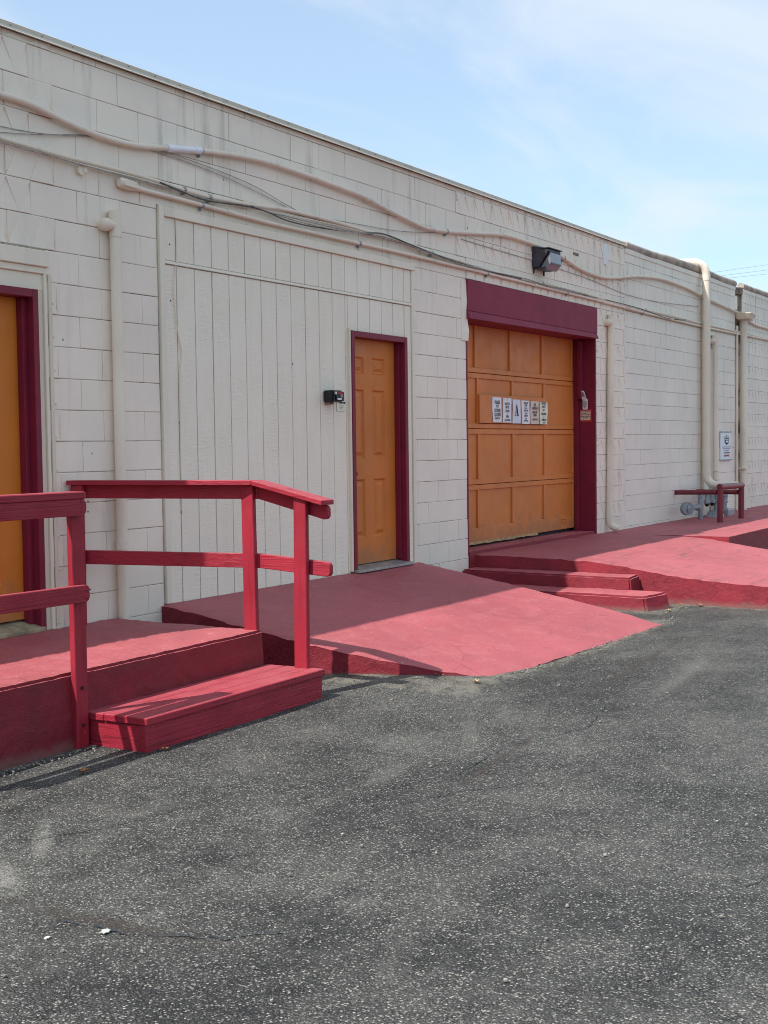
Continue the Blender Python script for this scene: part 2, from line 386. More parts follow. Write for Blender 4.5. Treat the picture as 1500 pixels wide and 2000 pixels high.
class MB:
    def __init__(s): s.v = []; s.f = []
    def add(s, vs, fs):
        b = len(s.v); s.v += [tuple(p) for p in vs]; s.f += [tuple(i + b for i in q) for q in fs]
        return s
    def box(s, x0, x1, y0, y1, z0, z1):
        return s.hexa([(x0, y0, z0), (x1, y0, z0), (x1, y1, z0), (x0, y1, z0), (x0, y0, z1), (x1, y0, z1), (x1, y1, z1), (x0, y1, z1)])
    def hexa(s, p):
        return s.add(p, [(0, 3, 2, 1), (4, 5, 6, 7), (0, 1, 5, 4), (1, 2, 6, 5), (2, 3, 7, 6), (3, 0, 4, 7)])
    def prism(s, pts, d):
        n_ = len(pts); d = Vector(d)
        vs = [Vector(p) for p in pts] + [Vector(p) + d for p in pts]
        fs = [tuple(range(n_))[::-1], tuple(range(n_, 2 * n_))] + [(i, (i + 1) % n_, n_ + (i + 1) % n_, n_ + i) for i in range(n_)]
        return s.add(vs, fs)
    def tube(s, pts, r, k=10, caps=True):
        pts = [Vector(p) for p in pts]; rs = r if isinstance(r, (list, tuple)) else [r] * len(pts)
        t = (pts[1] - pts[0]).normalized()
        nrm = t.orthogonal().normalized(); rings = []
        b0 = len(s.v)
        for i, p in enumerate(pts):
            a = pts[max(0, i - 1)]; c = pts[min(len(pts) - 1, i + 1)]
            t2 = (c - a).normalized()
            nrm = (nrm - t2 * nrm.dot(t2)).normalized(); bi = t2.cross(nrm)
            for j in range(k):
                an = 2 * math.pi * j / k
                s.v.append(tuple(p + (nrm * math.cos(an) + bi * math.sin(an)) * rs[i]))
        for i in range(len(pts) - 1):
            for j in range(k):
                q = b0 + i * k + j; w = b0 + i * k + (j + 1) % k
                s.f.append((q, w, w + k, q + k))
        if caps:
            s.f.append(tuple(b0 + j for j in range(k))[::-1])
            e = b0 + (len(pts) - 1) * k
            s.f.append(tuple(e + j for j in range(k)))
        return s
    def ball(s, c, r, k=12, sq=(1, 1, 1)):
        c = Vector(c); m_ = k // 2; b = len(s.v)
        for i in range(m_ + 1):
            th = math.pi * i / m_
            for j in range(k):
                ph = 2 * math.pi * j / k
                s.v.append((c.x + r * sq[0] * math.sin(th) * math.cos(ph), c.y + r * sq[1] * math.sin(th) * math.sin(ph), c.z + r * sq[2] * math.cos(th)))
        for i in range(m_):
            for j in range(k):
                a = b + i * k + j; d = b + i * k + (j + 1) % k
                s.f.append((a, a + k, d + k, d))
        return s
    def mesh(s, name, mat, off=(0, 0, 0), bevel=0.0, seg=1, smooth=False):
        me = bpy.data.meshes.new(name)
        o = Vector(off)
        me.from_pydata([tuple(Vector(p) - o) for p in s.v], [], s.f)
        if bevel:
            bm = bmesh.new(); bm.from_mesh(me)
            bmesh.ops.remove_doubles(bm, verts=bm.verts, dist=1e-6)
            es = [e for e in bm.edges if len(e.link_faces) == 2 and e.calc_face_angle(0) > .6]
            bmesh.ops.bevel(bm, geom=es, offset=bevel, segments=seg, affect='EDGES', clamp_overlap=True)
            bm.to_mesh(me); bm.free()
        if smooth:
            me.shade_smooth(); me.set_sharp_from_angle(angle=math.radians(42))
        if mat: me.materials.append(mat)
        return me
    def build(s, name, mat, parent=None, **kw):
        off = wloc(parent)
        return link(name, s.mesh(name, mat, off, **kw), parent)

def wloc(o):
    p = Vector((0, 0, 0))
    while o is not None: p += o.location; o = o.parent
    return p
def link(name, me, parent=None, loc=(0, 0, 0)):
    o = bpy.data.objects.new(name, me); COL.objects.link(o)
    o.parent = parent; o.location = loc
    return o
def tag(o, label=None, cat=None, group=None, kind=None):
    if label: o['label'] = label
    if cat: o['category'] = cat
    if group: o['group'] = group
    if kind or cat: o['kind'] = kind or 'thing'
    return o
def thing(name, loc, label, cat, group=None):
    o = bpy.data.objects.new(name, None); COL.objects.link(o); o.location = loc
    o.empty_display_size = .1
    return tag(o, label, cat, group)

def rough(name, hexa, mat, parent=None, cell=.05, amp=.005, bev=.014, fixed=None, seed=0.0):
    """a cast-concrete solid: rounded arrises, subdivided, a little out of true"""
    me = bpy.data.meshes.new(name); off = wloc(parent)
    mb = MB().hexa(hexa)
    me.from_pydata(mb.v, [], mb.f)
    bm = bmesh.new(); bm.from_mesh(me)
    bmesh.ops.bevel(bm, geom=bm.edges[:], offset=bev, segments=2, affect='EDGES', clamp_overlap=True)
    for _ in range(9):
        es = [e for e in bm.edges if e.calc_length() > cell * 1.5]
        if not es: break
        bmesh.ops.subdivide_edges(bm, edges=es, cuts=1, use_grid_fill=True)
    bm.normal_update()
    for v in bm.verts:
        d = nz3(v.co, 2.2, seed) * amp * .6 + nz3(v.co, 11.0, seed) * amp * .8 + nz3(v.co, 27.0, seed) * amp * .9
        v.co += v.normal * d
    for v in bm.verts: v.co -= off
    bm.to_mesh(me); bm.free()
    me.shade_smooth(); me.set_sharp_from_angle(angle=math.radians(50))
    me.materials.append(mat)
    return link(name, me, parent)

def text_mesh(mb, txt, x, z, y, size, align='CENTER', bold=0.0, sx=1.0):
    """lettering standing on a wall that faces -y, baseline at z"""
    cu = bpy.data.curves.new("lettering", 'FONT'); cu.body = txt; cu.size = size; cu.align_x = align
    cu.offset = bold; cu.resolution_u = 2
    ob = bpy.data.objects.new("lettering_source", cu); COL.objects.link(ob)
    bpy.context.view_layer.update()
    me = bpy.data.meshes.new_from_object(ob.evaluated_get(bpy.context.evaluated_depsgraph_get()))
    mb.add([(x + v.co.x * sx, y, z + v.co.y) for v in me.vertices], [tuple(p.vertices) for p in me.polygons])
    bpy.data.objects.remove(ob); bpy.data.curves.remove(cu); bpy.data.meshes.remove(me)

# ------------------------------------------------------------------ ground
def axis(segs):
    out = [segs[0][0]]
    for a, b, st in segs:
        k = max(1, round((b - a) / st)); out += [a + (b - a) * (i + 1) / k for i in range(k)]
    return out
gx = axis([(-600, -60, 180), (-60, -4, 8), (-4, 1, .5), (1, 15, .1), (15, 30, 1), (30, 80, 10), (80, 700, 155)])
gy = axis([(-600, -60, 180), (-60, -12, 8), (-12, -7, .5), (-7, 0, .1), (0, 12, 2), (12, 60, 12), (60, 700, 160)])
def rise(x, y): return .058 * math.exp(-(((x - 7.45) / .55) ** 2 + ((y + 1.75) / .75) ** 2))
gv = [(x, y, rise(x, y) + (nz3((x, y, 0), 1.1) * .004 + nz3((x, y, 0), 4.0) * .002 - .004) if (1 < x < 15 and -7 < y < 0) else -.004) for y in gy for x in gx]
gf = [(j * len(gx) + i, j * len(gx) + i + 1, (j + 1) * len(gx) + i + 1, (j + 1) * len(gx) + i) for j in range(len(gy) - 1) for i in range(len(gx) - 1)]
g = MB().add(gv, gf).build("asphalt_ground", M['asphalt'], smooth=True)
tag(g, kind='structure')

# ------------------------------------------------------------------ block buildings
# course lines measured on the wall
def course(k, base=1.5974):
    return base + k * .2032 if k <= 7 else base + 7 * .2032 + (k - 7) * .2112
GAPZ, GAPX = .0045, .0025
_cache = {}
def block_mesh(w, h, kind, var, mat):
    key = (round(w, 3), round(h, 3), kind, var, mat.name)
    if key in _cache: return _cache[key]
    rnd = random.Random(hash(key[:2]) % 999 + var * 17)
    mb = MB(); c = .0035
    def q(): return rnd.uniform(-.0012, .0012)
    o = [(0, .0095, 0), (w, .0095, 0), (w, .0095, h), (0, .0095, h)]
    e = [(q() * .5, c * .55, q()), (w + q() * .5, c * .55, q()), (w + q() * .5, c * .55, h + q()), (q() * .5, c * .55, h + q())]
    i_ = [(c, q() * .6, c), (w - c, q() * .6, c), (w - c, q() * .6, h - c), (c, q() * .6, h - c)]
    if kind == 0:
        mb.add(o + e + i_, [(0, 1, 5, 4), (1, 2, 6, 5), (2, 3, 7, 6), (3, 0, 4, 7), (4, 5, 9, 8), (5, 6, 10, 9), (6, 7, 11, 10), (7, 4, 8, 11), (8, 9, 10, 11)])
    else:
        Y0 = -.006
        e = [(p[0], Y0 + .002, p[2]) for p in e]; i_ = [(p[0], Y0, p[2]) for p in i_]
        mb.add(o + e + i_, [(0, 1, 5, 4), (1, 2, 6, 5), (2, 3, 7, 6), (3, 0, 4, 7), (4, 5, 9, 8), (5, 6, 10, 9), (6, 7, 11, 10), (7, 4, 8, 11)])
        nt = max(1, round(w / .2)); flip = kind == 2
        x0, x1, z0, z1 = c, w - c, c, h - c
        fz = (lambda t: z1 - t * (z1 - z0)) if flip else (lambda t: z0 + t * (z1 - z0))
        step = (x1 - x0) / nt
        def tri(a, b_, c_):
            mb.add([a, b_, c_], [(0, 1, 2)] if not flip else [(2, 1, 0)])
        for t in range(nt):
            a = x0 + t * step
            tri((a, Y0, fz(0)), (a + step, Y0, fz(0)), (a + step / 2, Y0, fz(1)))     # flat standing triangle
        for t in range(nt + 1):                                                     # hanging triangles lean back towards their point
            ap = x0 + t * step
            l = ap - step / 2 if t > 0 else ap; r = ap + step / 2 if t < nt else ap
            A, B, P, F = (l, Y0, fz(1)), (r, Y0, fz(1)), (ap, .004, fz(0)), (ap, Y0, fz(0))
            tri(A, P, B); tri(A, P, F); tri(B, P, F)
    me = mb.mesh("block", mat)
    bm = bmesh.new(); bm.from_mesh(me)
    for f in bm.faces:
        f.normal_update()
        if f.normal.y > .02: f.normal_flip()
    # a face set open at the back: make sure normals look out of the wall
    if sum(f.normal.y * f.calc_area() for f in bm.faces) > 0: bmesh.ops.reverse_faces(bm, faces=bm.faces)
    bm.to_mesh(me); bm.free()
    _cache[key] = me
    return me

def lay_blocks(root, x0, x1, k0, k1, base, anchor, holes, pattern, mat, ztop, limit=300):
    """lay running-bond courses; the largest ones in view become parts, the rest one joined part"""
    R = root.location; items = []
    for k in range(k0, k1):
        z0, z1 = course(k, base), min(course(k + 1, base), ztop)
        if z1 - z0 < .03: continue
        a = anchor(k); nlo = math.floor((x0 - a) / .4064)
        edges = [x0]; x = a + nlo * .4064
        while x < x1:
            if x > x0 + .03 and x < x1 - .03: edges.append(x)
            x += .4064
        edges.append(x1)
        for (hx0, hx1, hz0, hz1) in holes:
            if hz0 < z1 - .01 and hz1 > z0 + .01:
                edges = [e for e in edges if abs(e - hx0) > .03 and abs(e - hx1) > .03] + [e for e in (hx0, hx1) if x0 <= e <= x1]
        edges = sorted(set(edges))
        for a_, b_ in zip(edges, edges[1:]):
            za, zb = z0, z1; mx = (a_ + b_) / 2
            for (hx0, hx1, hz0, hz1) in holes:
                if hx0 < mx < hx1:
                    if hz0 <= za + .02 and hz1 > za: za = min(max(za, hz1), zb)
            if zb - za < .03 or b_ - a_ < .03: continue
            items.append((a_, b_, za, zb, k))
    cp = Vector((0, -6.114, EYE))
    def show(t):
        c = Vector(((t[0] + t[1]) / 2, 0, (t[2] + t[3]) / 2)) - cp
        vis = 1.0 if t[1] > 5.55 else .0
        return -vis * (t[1] - t[0]) * (t[3] - t[2]) / (c.length ** 3)
    items.sort(key=show)
    rest = MB()
    for i, (a_, b_, za, zb, k) in enumerate(items):
        w, h = b_ - a_ - GAPX, zb - za - GAPZ
        if abs(w - .4029) < .004: w = .4029
        if abs(h - .1967) < .001: h = .1967
        pk = pattern((a_ + b_) / 2, k)
        kind = 0 if not pk else (1 + (k % 2))
        me = block_mesh(w, h, kind, random.randrange(4), mat)
        lx, ly, lz = a_ + GAPX / 2, random.uniform(-.0015, .0015), za + GAPZ / 2
        if i < limit and b_ > 5.5:
            o = link("block", me, root, (lx - R.x, ly - R.y, lz - R.z))
            o.rotation_euler = (random.uniform(-.002, .002), random.uniform(-.0012, .0012), random.uniform(-.003, .003))
        else:
            rest.add([(lx + v.co.x, ly + v.co.y, lz + v.co.z) for v in me.vertices], [tuple(p.vertices) for p in me.polygons])
    if rest.v:
        o = rest.build("block", mat, root); o['kind'] = 'stuff'

PANEL = (7.055, 10.70, -.1, 3.262)
LDOOR = (4.50, 5.985, -.1, 2.812)
GAR = (11.775, 15.235, -.1, 3.225)
TOP = 4.125

b1 = thing("warehouse_building", (10.2, 4, 0), "long painted block warehouse with orange doors and flat metal edged roof", "building")
core = MB()
ym = .009
for (a, b_, z0, z1) in [(4.3, LDOOR[0], -.3, TOP), (LDOOR[0], LDOOR[1], LDOOR[3], TOP), (LDOOR[1], PANEL[0], -.3, TOP),
                        (PANEL[0], PANEL[1], PANEL[3], TOP), (PANEL[1], GAR[0], -.3, TOP), (GAR[0], GAR[1], GAR[3], TOP), (GAR[1], 16.28, -.3, TOP)]:
    core.box(a, b_, ym, .30, z0, z1)
core.build("mortar_joint", M['mortar'], b1)
MB().box(4.3, 16.28, .45, 9, -.3, 3.95).build("roof_deck", M['roof'], b1)
lay_blocks(b1, 4.3, 16.278, -8, 13, 1.5974,
           lambda k: (6.0747 if k % 2 == 0 else 6.2779) if False else (6.0747 + (.2032 if k % 2 else 0)),
           [PANEL, LDOOR, GAR],
           lambda x, k: (x < 6.07) or (x > 15.28 and k < 13 and k > -7) or (x > 11.7 and k >= 8), M['block'], 4.121)
# lower wing further along the wall (it sets the short shadow on the landing)
MB().box(-9, 4.296, .0, 8, -.3, 3.10).build("lower_wing", M['block'], b1, bevel=.01)
# metal roof edge: fascia, drip lip, top cap and screws
e = MB()
e.box(4.3, 16.28, -.024, .31, TOP + .001, 4.166)
e.build("roof_edging", M['edging'], b1, bevel=.004)
e = MB()
e.prism([(4.3, -.024, TOP + .010), (4.3, -.040, TOP - .010), (4.3, -.036, TOP - .014), (4.3, -.012, TOP + .002)], (11.98, 0, 0))
e.build("drip_edge", M['edging'], b1)
e = MB(); x = 4.42
while x < 16.25:
    e.ball((x, -.026, 4.150 + random.uniform(-.004, .004)), .008, 6, (1, .6, 1)); x += .262 + random.uniform(-.02, .02)
tag(e.build("screw", M['steel'], b1, smooth=True), kind='stuff')
# galvanised strip with round-head fixings beside the left door
MB().box(5.990, 6.022, -.014, .0, .42, 2.66).build("corner_strip", M['beige'], b1, bevel=.003)
e = MB(); z = .56
while z < 2.5:
    e.ball((6.034 - (z - .5) * .0 , -.006, z), .011, 8, (1, .7, 1)); z += .2135
tag(e.build("screw", M['pipe'], b1, smooth=True), kind='stuff')
# bent metal guard at the upper left corner of the garage opening
e = MB(); zz_ = [2.60 + .1016 * i for i in range(7)]
for i in range(6):
    d0 = .012 + .012 * math.sin(i * 1.9); d1 = .012 + .012 * math.sin((i + 1) * 1.9)
    e.hexa([(11.66, -.004, zz_[i]), (11.775 + d0 * .5, -.010 - d0 * .6, zz_[i]), (11.775 + d0 * .5, -.007 - d0 * .6, zz_[i]), (11.66, -.001, zz_[i]),
            (11.66, -.004, zz_[i + 1]), (11.775 + d1 * .5, -.010 - d1 * .6, zz_[i + 1]), (11.775 + d1 * .5, -.007 - d1 * .6, zz_[i + 1]), (11.66, -.001, zz_[i + 1])])
e.build("corner_guard", M['block'], b1)
# peeling patch of old render near the roof, and a small slot vent
e = MB(); pts = []
for i in range(14):
    a = 2 * math.pi * i / 14; rr = 1 + .22 * math.sin(3.1 * i) + .1 * math.cos(7 * i)
    pts.append((15.60 + .10 * rr * math.cos(a), -.004, 3.94 + .145 * rr * math.sin(a)))
e.prism(pts, (0, -.010, 0)); e.build("render_patch", M['paper'], b1)
MB().box(14.55, 14.72, -.006, .0, 3.80, 3.835).build("slot_vent", M['rusty'], b1)
for z in (2.70, 1.58, .80):
    e = MB(); e.box(15.262, 15.318, -.012, -.001, z, z + .075); e.box(15.27, 15.31, -.016, -.012, z - .006, z + .006)
    e.build("hasp_plate", M['pipe'], b1, bevel=.002)

b2 = thing("warehouse_building", (19.1, 4, 0), "plain smooth block stretch of wall between the two roof drain pipes", "building")
MB().box(16.284, 21.40, ym, .30, -.3, 4.10).build("mortar_joint", M['mortar'], b2)
lay_blocks(b2, 16.286, 21.40, -8, 13, 1.6511, lambda k: 16.684 + (0 if k % 2 else .2032), [], lambda x, k: False, M['block_far'], 4.08)
MB().box(16.284, 21.40, .45, 9, -.3, 3.95).build("roof_deck", M['roof'], b2)
b3 = thing("warehouse_building", (24.5, 4, 0), "farthest stretch of wall built of blocks with raised triangles", "building")
MB().box(21.80, 30.0, ym, .30, -.3, 4.10).build("mortar_joint", M['mortar'], b3)
lay_blocks(b3, 21.80, 30.0, -8, 13, 1.60, lambda k: 21.80 + (0 if k % 2 else .2032), [], lambda x, k: True, M['block_far'], 4.08, 220)
MB().box(21.40, 30.0, .45, 9, -.3, 3.95).build("roof_deck", M['roof'], b3)
# scupper gap between the two far stretches: rotten board, ledge
e = MB(); e.box(21.402, 21.798, .12, .30, -.3, 3.62); e.build("recess_wall", M['block_far'], b3)
MB().hexa([(21.402, -.01, 3.98), (21.798, -.01, 3.99), (21.798, .14, 4.0), (21.402, .14, 3.99), (21.402, .0, 4.09), (21.798, -.02, 4.12), (21.798, .14, 4.12), (21.402, .14, 4.10)]).build("rotten_board", M['rusty'], b3, bevel=.01)
MB().box(21.402, 21.798, .02, .2, 3.66, 3.98).build("stained_board", M['rusty'], b3)
MB().box(21.402, 21.56, .008, .12, 3.72, 3.95).build("loose_block", M['block_far'], b3, bevel=.01)
MB().box(21.402, 21.798, -.03, .12, 3.62, 3.66).build("scupper_ledge", M['block_far'], b3, bevel=.006)
def roll(root, x0, x1, zf, r):
    pts = []; x = x0
    while x <= x1 + .001:
        pts.append((x, .03 + nz3((x, 0, 0), 1.3) * .012, zf(x) + nz3((x, 3, 0), 2.1) * .012)); x += (x1 - x0) / 26
    MB().tube(pts, [r * (1 + .12 * nz3((p[0], 9, 0), 2.0)) for p in pts], 12).build("roof_membrane_roll", M['roof_roll'], root, smooth=True)
    MB().box(x0, x1, -.012, .31, 4.03, 4.10).build("roof_edging", M['block_far'], root, bevel=.006)
roll(b2, 16.30, 21.38, lambda x: 4.135 + .035 * math.exp(-((x - 19.0) / 1.1) ** 2), .062)
roll(b3, 21.82, 30.0, lambda x: 4.14, .06)

# ------------------------------------------------------------------ siding infill
sd = thing("siding_wall", (8.9, 0, .43), "grey grooved plank siding infill around the middle orange door", "wall")
MB().box(7.062, 9.55, .010, .09, .30, 3.24).build("backing_board", M['mortar'], sd)
MB().box(10.51, 10.695, .010, .09, .30, 3.24).build("backing_board", M['mortar'], sd)
MB().box(9.55, 10.51, .010, .09, 2.56, 3.24).build("backing_board", M['mortar'], sd)
grooves = [7.115] + [7.26 + .2033 * i for i in range(17)] + [10.64]
for a, b_ in zip(grooves, grooves[1:]):
    if b_ - a < .03: continue
    def plank(x0, x1, z0, z1):
        y = random.uniform(-.0015, .0015); g_ = .0045
        MB().box(x0 + g_, x1 - g_, y, .010, z0, z1).build("plank", M['siding'], sd, bevel=.002)
    plank(a, b_, 2.886, 3.188)
    zb = .425
    for lo, hi in ((a, min(b_, 9.535)), (max(a, 10.52), b_)):
        if hi - lo > .02: plank(lo, hi, zb, 2.852)
    lo, hi = max(a, 9.535), min(b_, 10.52)
    if hi - lo > .02: plank(lo, hi, 2.556, 2.852)
MB().prism([(7.115, .004, 2.884), (7.115, -.006, 2.880), (7.115, -.010, 2.860), (7.115, .004, 2.858)], (3.53, 0, 0)).build("flashing_strip", M['trim'], sd)
MB().box(7.066, 7.118, -.020, .012, .43, 3.262).build("trim_board", M['trim'], sd, bevel=.003)
MB().box(7.1185, 10.692, -.022, .012, 3.190, 3.258).build("trim_board", M['trim'], sd, bevel=.003)
MB().box(10.642, 10.692, -.014, .012, .42, 3.1895).build("trim_board", M['trim'], sd, bevel=.003)
e = MB()
for (x, z) in [(7.19, 3.0), (7.19, 2.6), (8.69, 2.22), (8.9, 1.12), (7.257, 1.73), (7.257, 1.08)]:
    e.ball((x, -.001, z), .006, 6)
tag(e.build("nail_hole", M['ink'], sd), kind='stuff')

# ------------------------------------------------------------------ doors
def six_panel(parent, x0, x1, z0, z1, y, cols, rows, mat):
    """door leaf with six raised panels set in a moulded recess"""
    leaf = MB()
    xs = sorted([x0, x1] + [c for q in cols for c in q]); zs = sorted([z0, z1] + [c for q in rows for c in q])
    leaf.box(x0, x1, y + .016, y + .045, z0, z1)
    isin = lambda v, qs: any(a - 1e-6 <= v <= b_ + 1e-6 for a, b_ in qs)
    for i in range(len(xs) - 1):
        for j in range(len(zs) - 1):
            mx, mz = (xs[i] + xs[i + 1]) / 2, (zs[j] + zs[j + 1]) / 2
            if isin(mx, cols) and isin(mz, rows): continue
            leaf.box(xs[i], xs[i + 1], y, y + .016, zs[j], zs[j + 1])
    lf = leaf.build("leaf", mat, parent)
    for (a, b_) in cols:
        for (c, d) in rows:
            p = MB()
            A = [(a, y + .001, c), (b_, y + .001, c), (b_, y + .001, d), (a, y + .001, d)]
            def ins(t, yy): return [(a + t, yy, c + t), (b_ - t, yy, c + t), (b_ - t, yy, d - t), (a + t, yy, d - t)]
            rings = [A, ins(.014, y + .015), ins(.028, y + .0152), ins(.058, y + .001)]
            vs = [v for r_ in rings for v in r_]; fs = []
            for r_ in range(3):
                for q in range(4): fs.append((r_ * 4 + q, r_ * 4 + (q + 1) % 4, r_ * 4 + 4 + (q + 1) % 4, r_ * 4 + 4 + q))
            fs.append((12, 13, 14, 15)); p.add(vs, fs)
            p.build("panel", mat, lf)
    return lf
d1 = thing("entry_door", (10.03, 0, .46), "middle orange six panel door with maroon frame set in plank siding", "door")
six_panel(d1, 9.585, 10.462, .480, 2.500, .075, [(9.695, 9.905), (10.055, 10.265)], [(.715, 1.243), (1.430, 2.050), (2.190, 2.340)], M['orange'])
MB().box(9.5452, 9.596, -.034, .125, .455, 2.552).build("jamb", M['maroon'], d1, bevel=.003)
MB().box(10.462, 10.515, -.034, .125, .455, 2.552).build("jamb", M['maroon'], d1, bevel=.003)
MB().box(9.5965, 10.4615, -.034, .125, 2.500, 2.5515).build("head_jamb", M['maroon'], d1, bevel=.003)
MB().box(10.440, 10.461, .020, .0745, .48, 2.4995).build("door_stop", M['maroon'], d1, bevel=.002)
MB().box(9.518, 9.5445, -.026, .01, .44, 2.575).build("casing_strip", M['beige'], d1, bevel=.003)
MB().hexa([(9.555, -.075, .425), (10.53, -.075, .425), (10.53, .12, .425), (9.555, .12, .425), (9.555, -.075, .447), (10.53, -.075, .447), (10.53, .12, .478), (9.555, .12, .478)]).build("threshold", M['alu'], d1, bevel=.003)
kn = MB(); kn.tube([(9.655, .075, 1.30), (9.655, .035, 1.30)], .012, 10); kn.ball((9.655, .022, 1.30), .027, 12); kn.tube([(9.655, .076, 1.30), (9.655, .070, 1.30)], .032, 14)
kn.build("knob", M['dark_bronze'], d1, smooth=True)
for z in (.75, 1.55, 2.3):
    MB().tube([(10.461, .066, z), (10.461, .066, z + .09)], .007, 8).build("hinge", M['maroon'], d1)

d0 = thing("entry_door", (5.4, 0, .39), "leftmost orange door behind the near railing under a grey header board", "door")
six_panel(d0, 4.95, 5.853, .47, 2.505, .085, [(5.08, 5.30), (5.42, 5.64)], [(.70, 1.24), (1.43, 2.05), (2.19, 2.34)], M['orange_left'])
MB().box(5.842, 5.888, -.030, .135, .39, 2.552).build("jamb", M['maroon'], d0, bevel=.003)
MB().box(5.805, 5.8415, .030, .084, .44, 2.498).build("door_stop", M['maroon'], d0, bevel=.002)
MB().box(4.90, 4.95, -.030, .135, .39, 2.552).build("jamb", M['maroon'], d0, bevel=.003)
MB().box(4.9505, 5.8415, -.030, .135, 2.500, 2.5515).build("head_jamb", M['maroon'], d0, bevel=.003)
MB().hexa([(4.95, -.045, .392), (5.87, -.045, .392), (5.87, .14, .392), (4.95, .14, .392), (4.95, -.045, .418), (5.87, -.045, .418), (5.87, .14, .465), (4.95, .14, .465)]).build("threshold", M['sill_tan'], d0, bevel=.003)
MB().box(5.8885, 5.945, -.006, .10, .39, 2.552).build("casing_board", M['beige'], d0, bevel=.002)
MB().box(4.52, 5.945, -.006, .10, 2.5525, 2.655).build("casing_board", M['trim'], d0, bevel=.002)
MB().box(5.9455, 5.972, -.022, .10, .39, 2.655).build("casing_trim", M['trim'], d0, bevel=.003)
MB().box(4.52, 5.972, -.022, .10, 2.6555, 2.698).build("casing_trim", M['trim'], d0, bevel=.003)
MB().box(4.52, 5.982, -.040, .10, 2.6985, 2.800).build("header_board", M['trim'], d0, bevel=.004)
MB().box(4.52, 4.8995, -.006, .10, .39, 2.552).build("casing_board", M['beige'], d0, bevel=.002)

# ------------------------------------------------------------------ garage door
gd = thing("garage_door", (13.5, .28, .46), "wide orange sectional garage door under a maroon lintel", "garage door")
yl = .270
stiles = [11.70, 12.56, 13.43, 14.31, 15.165]
joints = [.478, 1.108, 1.715, 2.318, 2.93]
for si in range(4):
    z0, z1 = joints[si] + .003, joints[si + 1] - .003
    sec = MB()
    rb = .16 if si == 0 else .055; rtp = .055
    dx = [-.0, .015, .0, -.045][si]
    sec.box(11.66, 15.212, yl, yl + .035, z0, z0 + rb)
    sec.box(11.66, 15.212, yl, yl + .035, z1 - rtp, z1)
    st = [s_ + dx for s_ in stiles]; st[-1] = 15.18
    for s_ in st: sec.box(s_ - .031, s_ + .031, yl, yl + .035, z0 + rb, z1 - rtp)
    so = sec.build("section", M['orange_garage'], gd, bevel=.004)
    for a, b_ in zip(st, st[1:]):
        MB().hexa([(a + .0315, yl + .024, z0 + rb), (b_ - .0315, yl + .024, z0 + rb), (b_ - .0315, yl + .034, z0 + rb), (a + .0315, yl + .034, z0 + rb),
                   (a + .0315, yl + .018, z1 - rtp), (b_ - .0315, yl + .018, z1 - rtp), (b_ - .0315, yl + .034, z1 - rtp), (a + .0315, yl + .034, z1 - rtp)]).build("panel", M['orange_garage'], so)
e = MB()
e.box(14.78, 14.95, yl - .012, yl, .575, .592); e.box(14.78, 14.95, yl - .012, yl, .605, .615); e.box(14.80, 14.93, yl - .006, yl, .55, .575)
e.build("lift_handle", M['orange_garage'], gd, bevel=.003)
e = MB(); xs = [11.70 + i * .125 for i in range(20)]
for a, b_ in zip(xs, xs[1:]):
    za = .478 - .012 * random.random(); zb = .478 - .012 * random.random()
    e.hexa([(a, yl - .008, za - .008), (b_, yl - .008, zb - .008), (b_, yl + .01, zb - .008), (a, yl + .01, za - .008), (a, yl - .004, .490), (b_, yl - .004, .490), (b_, yl + .01, .490), (a, yl + .01, .490)])
e.build("bottom_seal", M['flap'], gd)
MB().box(11.78, 15.2195, yl + .06, yl + .12, .35, 3.22).build("inner_board", M['ink'], gd)
# maroon surround
MB().box(11.755, 15.258, -.030, .284, 2.905, 3.222).build("lintel", M['maroon_face'], gd, bevel=.005)
MB().hexa([(11.755, -.062, 2.822), (15.235, -.062, 2.842), (15.235, .284, 2.842), (11.755, .284, 2.822), (11.755, -.030, 2.904), (15.235, -.030, 2.904), (15.235, .284, 2.904), (11.755, .284, 2.904)]).build("lintel_lip", M['maroon_face'], gd, bevel=.004)
MB().box(15.220, 15.258, -.012, .30, .40, 2.840).build("jamb", M['maroon'], gd, bevel=.004)
MB().box(15.186, 15.2195, .205, .262, .42, 2.822).build("door_stop", M['maroon'], gd, bevel=.003)
MB().box(15.150, 15.2195, .150, .204, 2.10, 2.822).build("track_cover", M['maroon'], gd, bevel=.003)
MB().box(11.757, 11.79, -.004, .30, .40, 2.820).build("jamb", M['maroon'], gd, bevel=.004)

# boards and papers fixed to the garage door
nb = MB().box(12.545, 14.335, yl - .022, yl - .001, 1.778, 2.088).build("notice_board", M['orange_garage'], None, bevel=.003)
tag(nb, "long thin orange backing board screwed across the garage door", "notice board")
def sheet(x0, x1, z0, z1, y, mat, name="paper_sign"):
    mb = MB(); nx = 5; nzv = 6; vs = []
    for j in range(nzv + 1):
        for i in range(nx + 1):
            u, v = i / nx, j / nzv
            bulge = .004 * math.sin(u * 3.1 + x0 * 9) * math.sin(v * 5 + x0 * 5) + .003 * (1 - v)
            vs.append((x0 + (x1 - x0) * u + .006 * math.sin(v * 4 + x0 * 7), y - .003 - abs(bulge), z0 + (z1 - z0) * v))
    mb.add(vs, [(j * (nx + 1) + i, j * (nx + 1) + i + 1, (j + 1) * (nx + 1) + i + 1, (j + 1) * (nx + 1) + i) for j in range(nzv) for i in range(nx)])
    b = len(mb.v)
    mb.add([(v[0], y - .0005, v[2]) for v in vs], [(j * (nx + 1) + i, (j + 1) * (nx + 1) + i, (j + 1) * (nx + 1) + i + 1, j * (nx + 1) + i + 1) for j in range(nzv) for i in range(nx)])
    return mb.build(name, mat, None, smooth=True)
yp = yl - .022
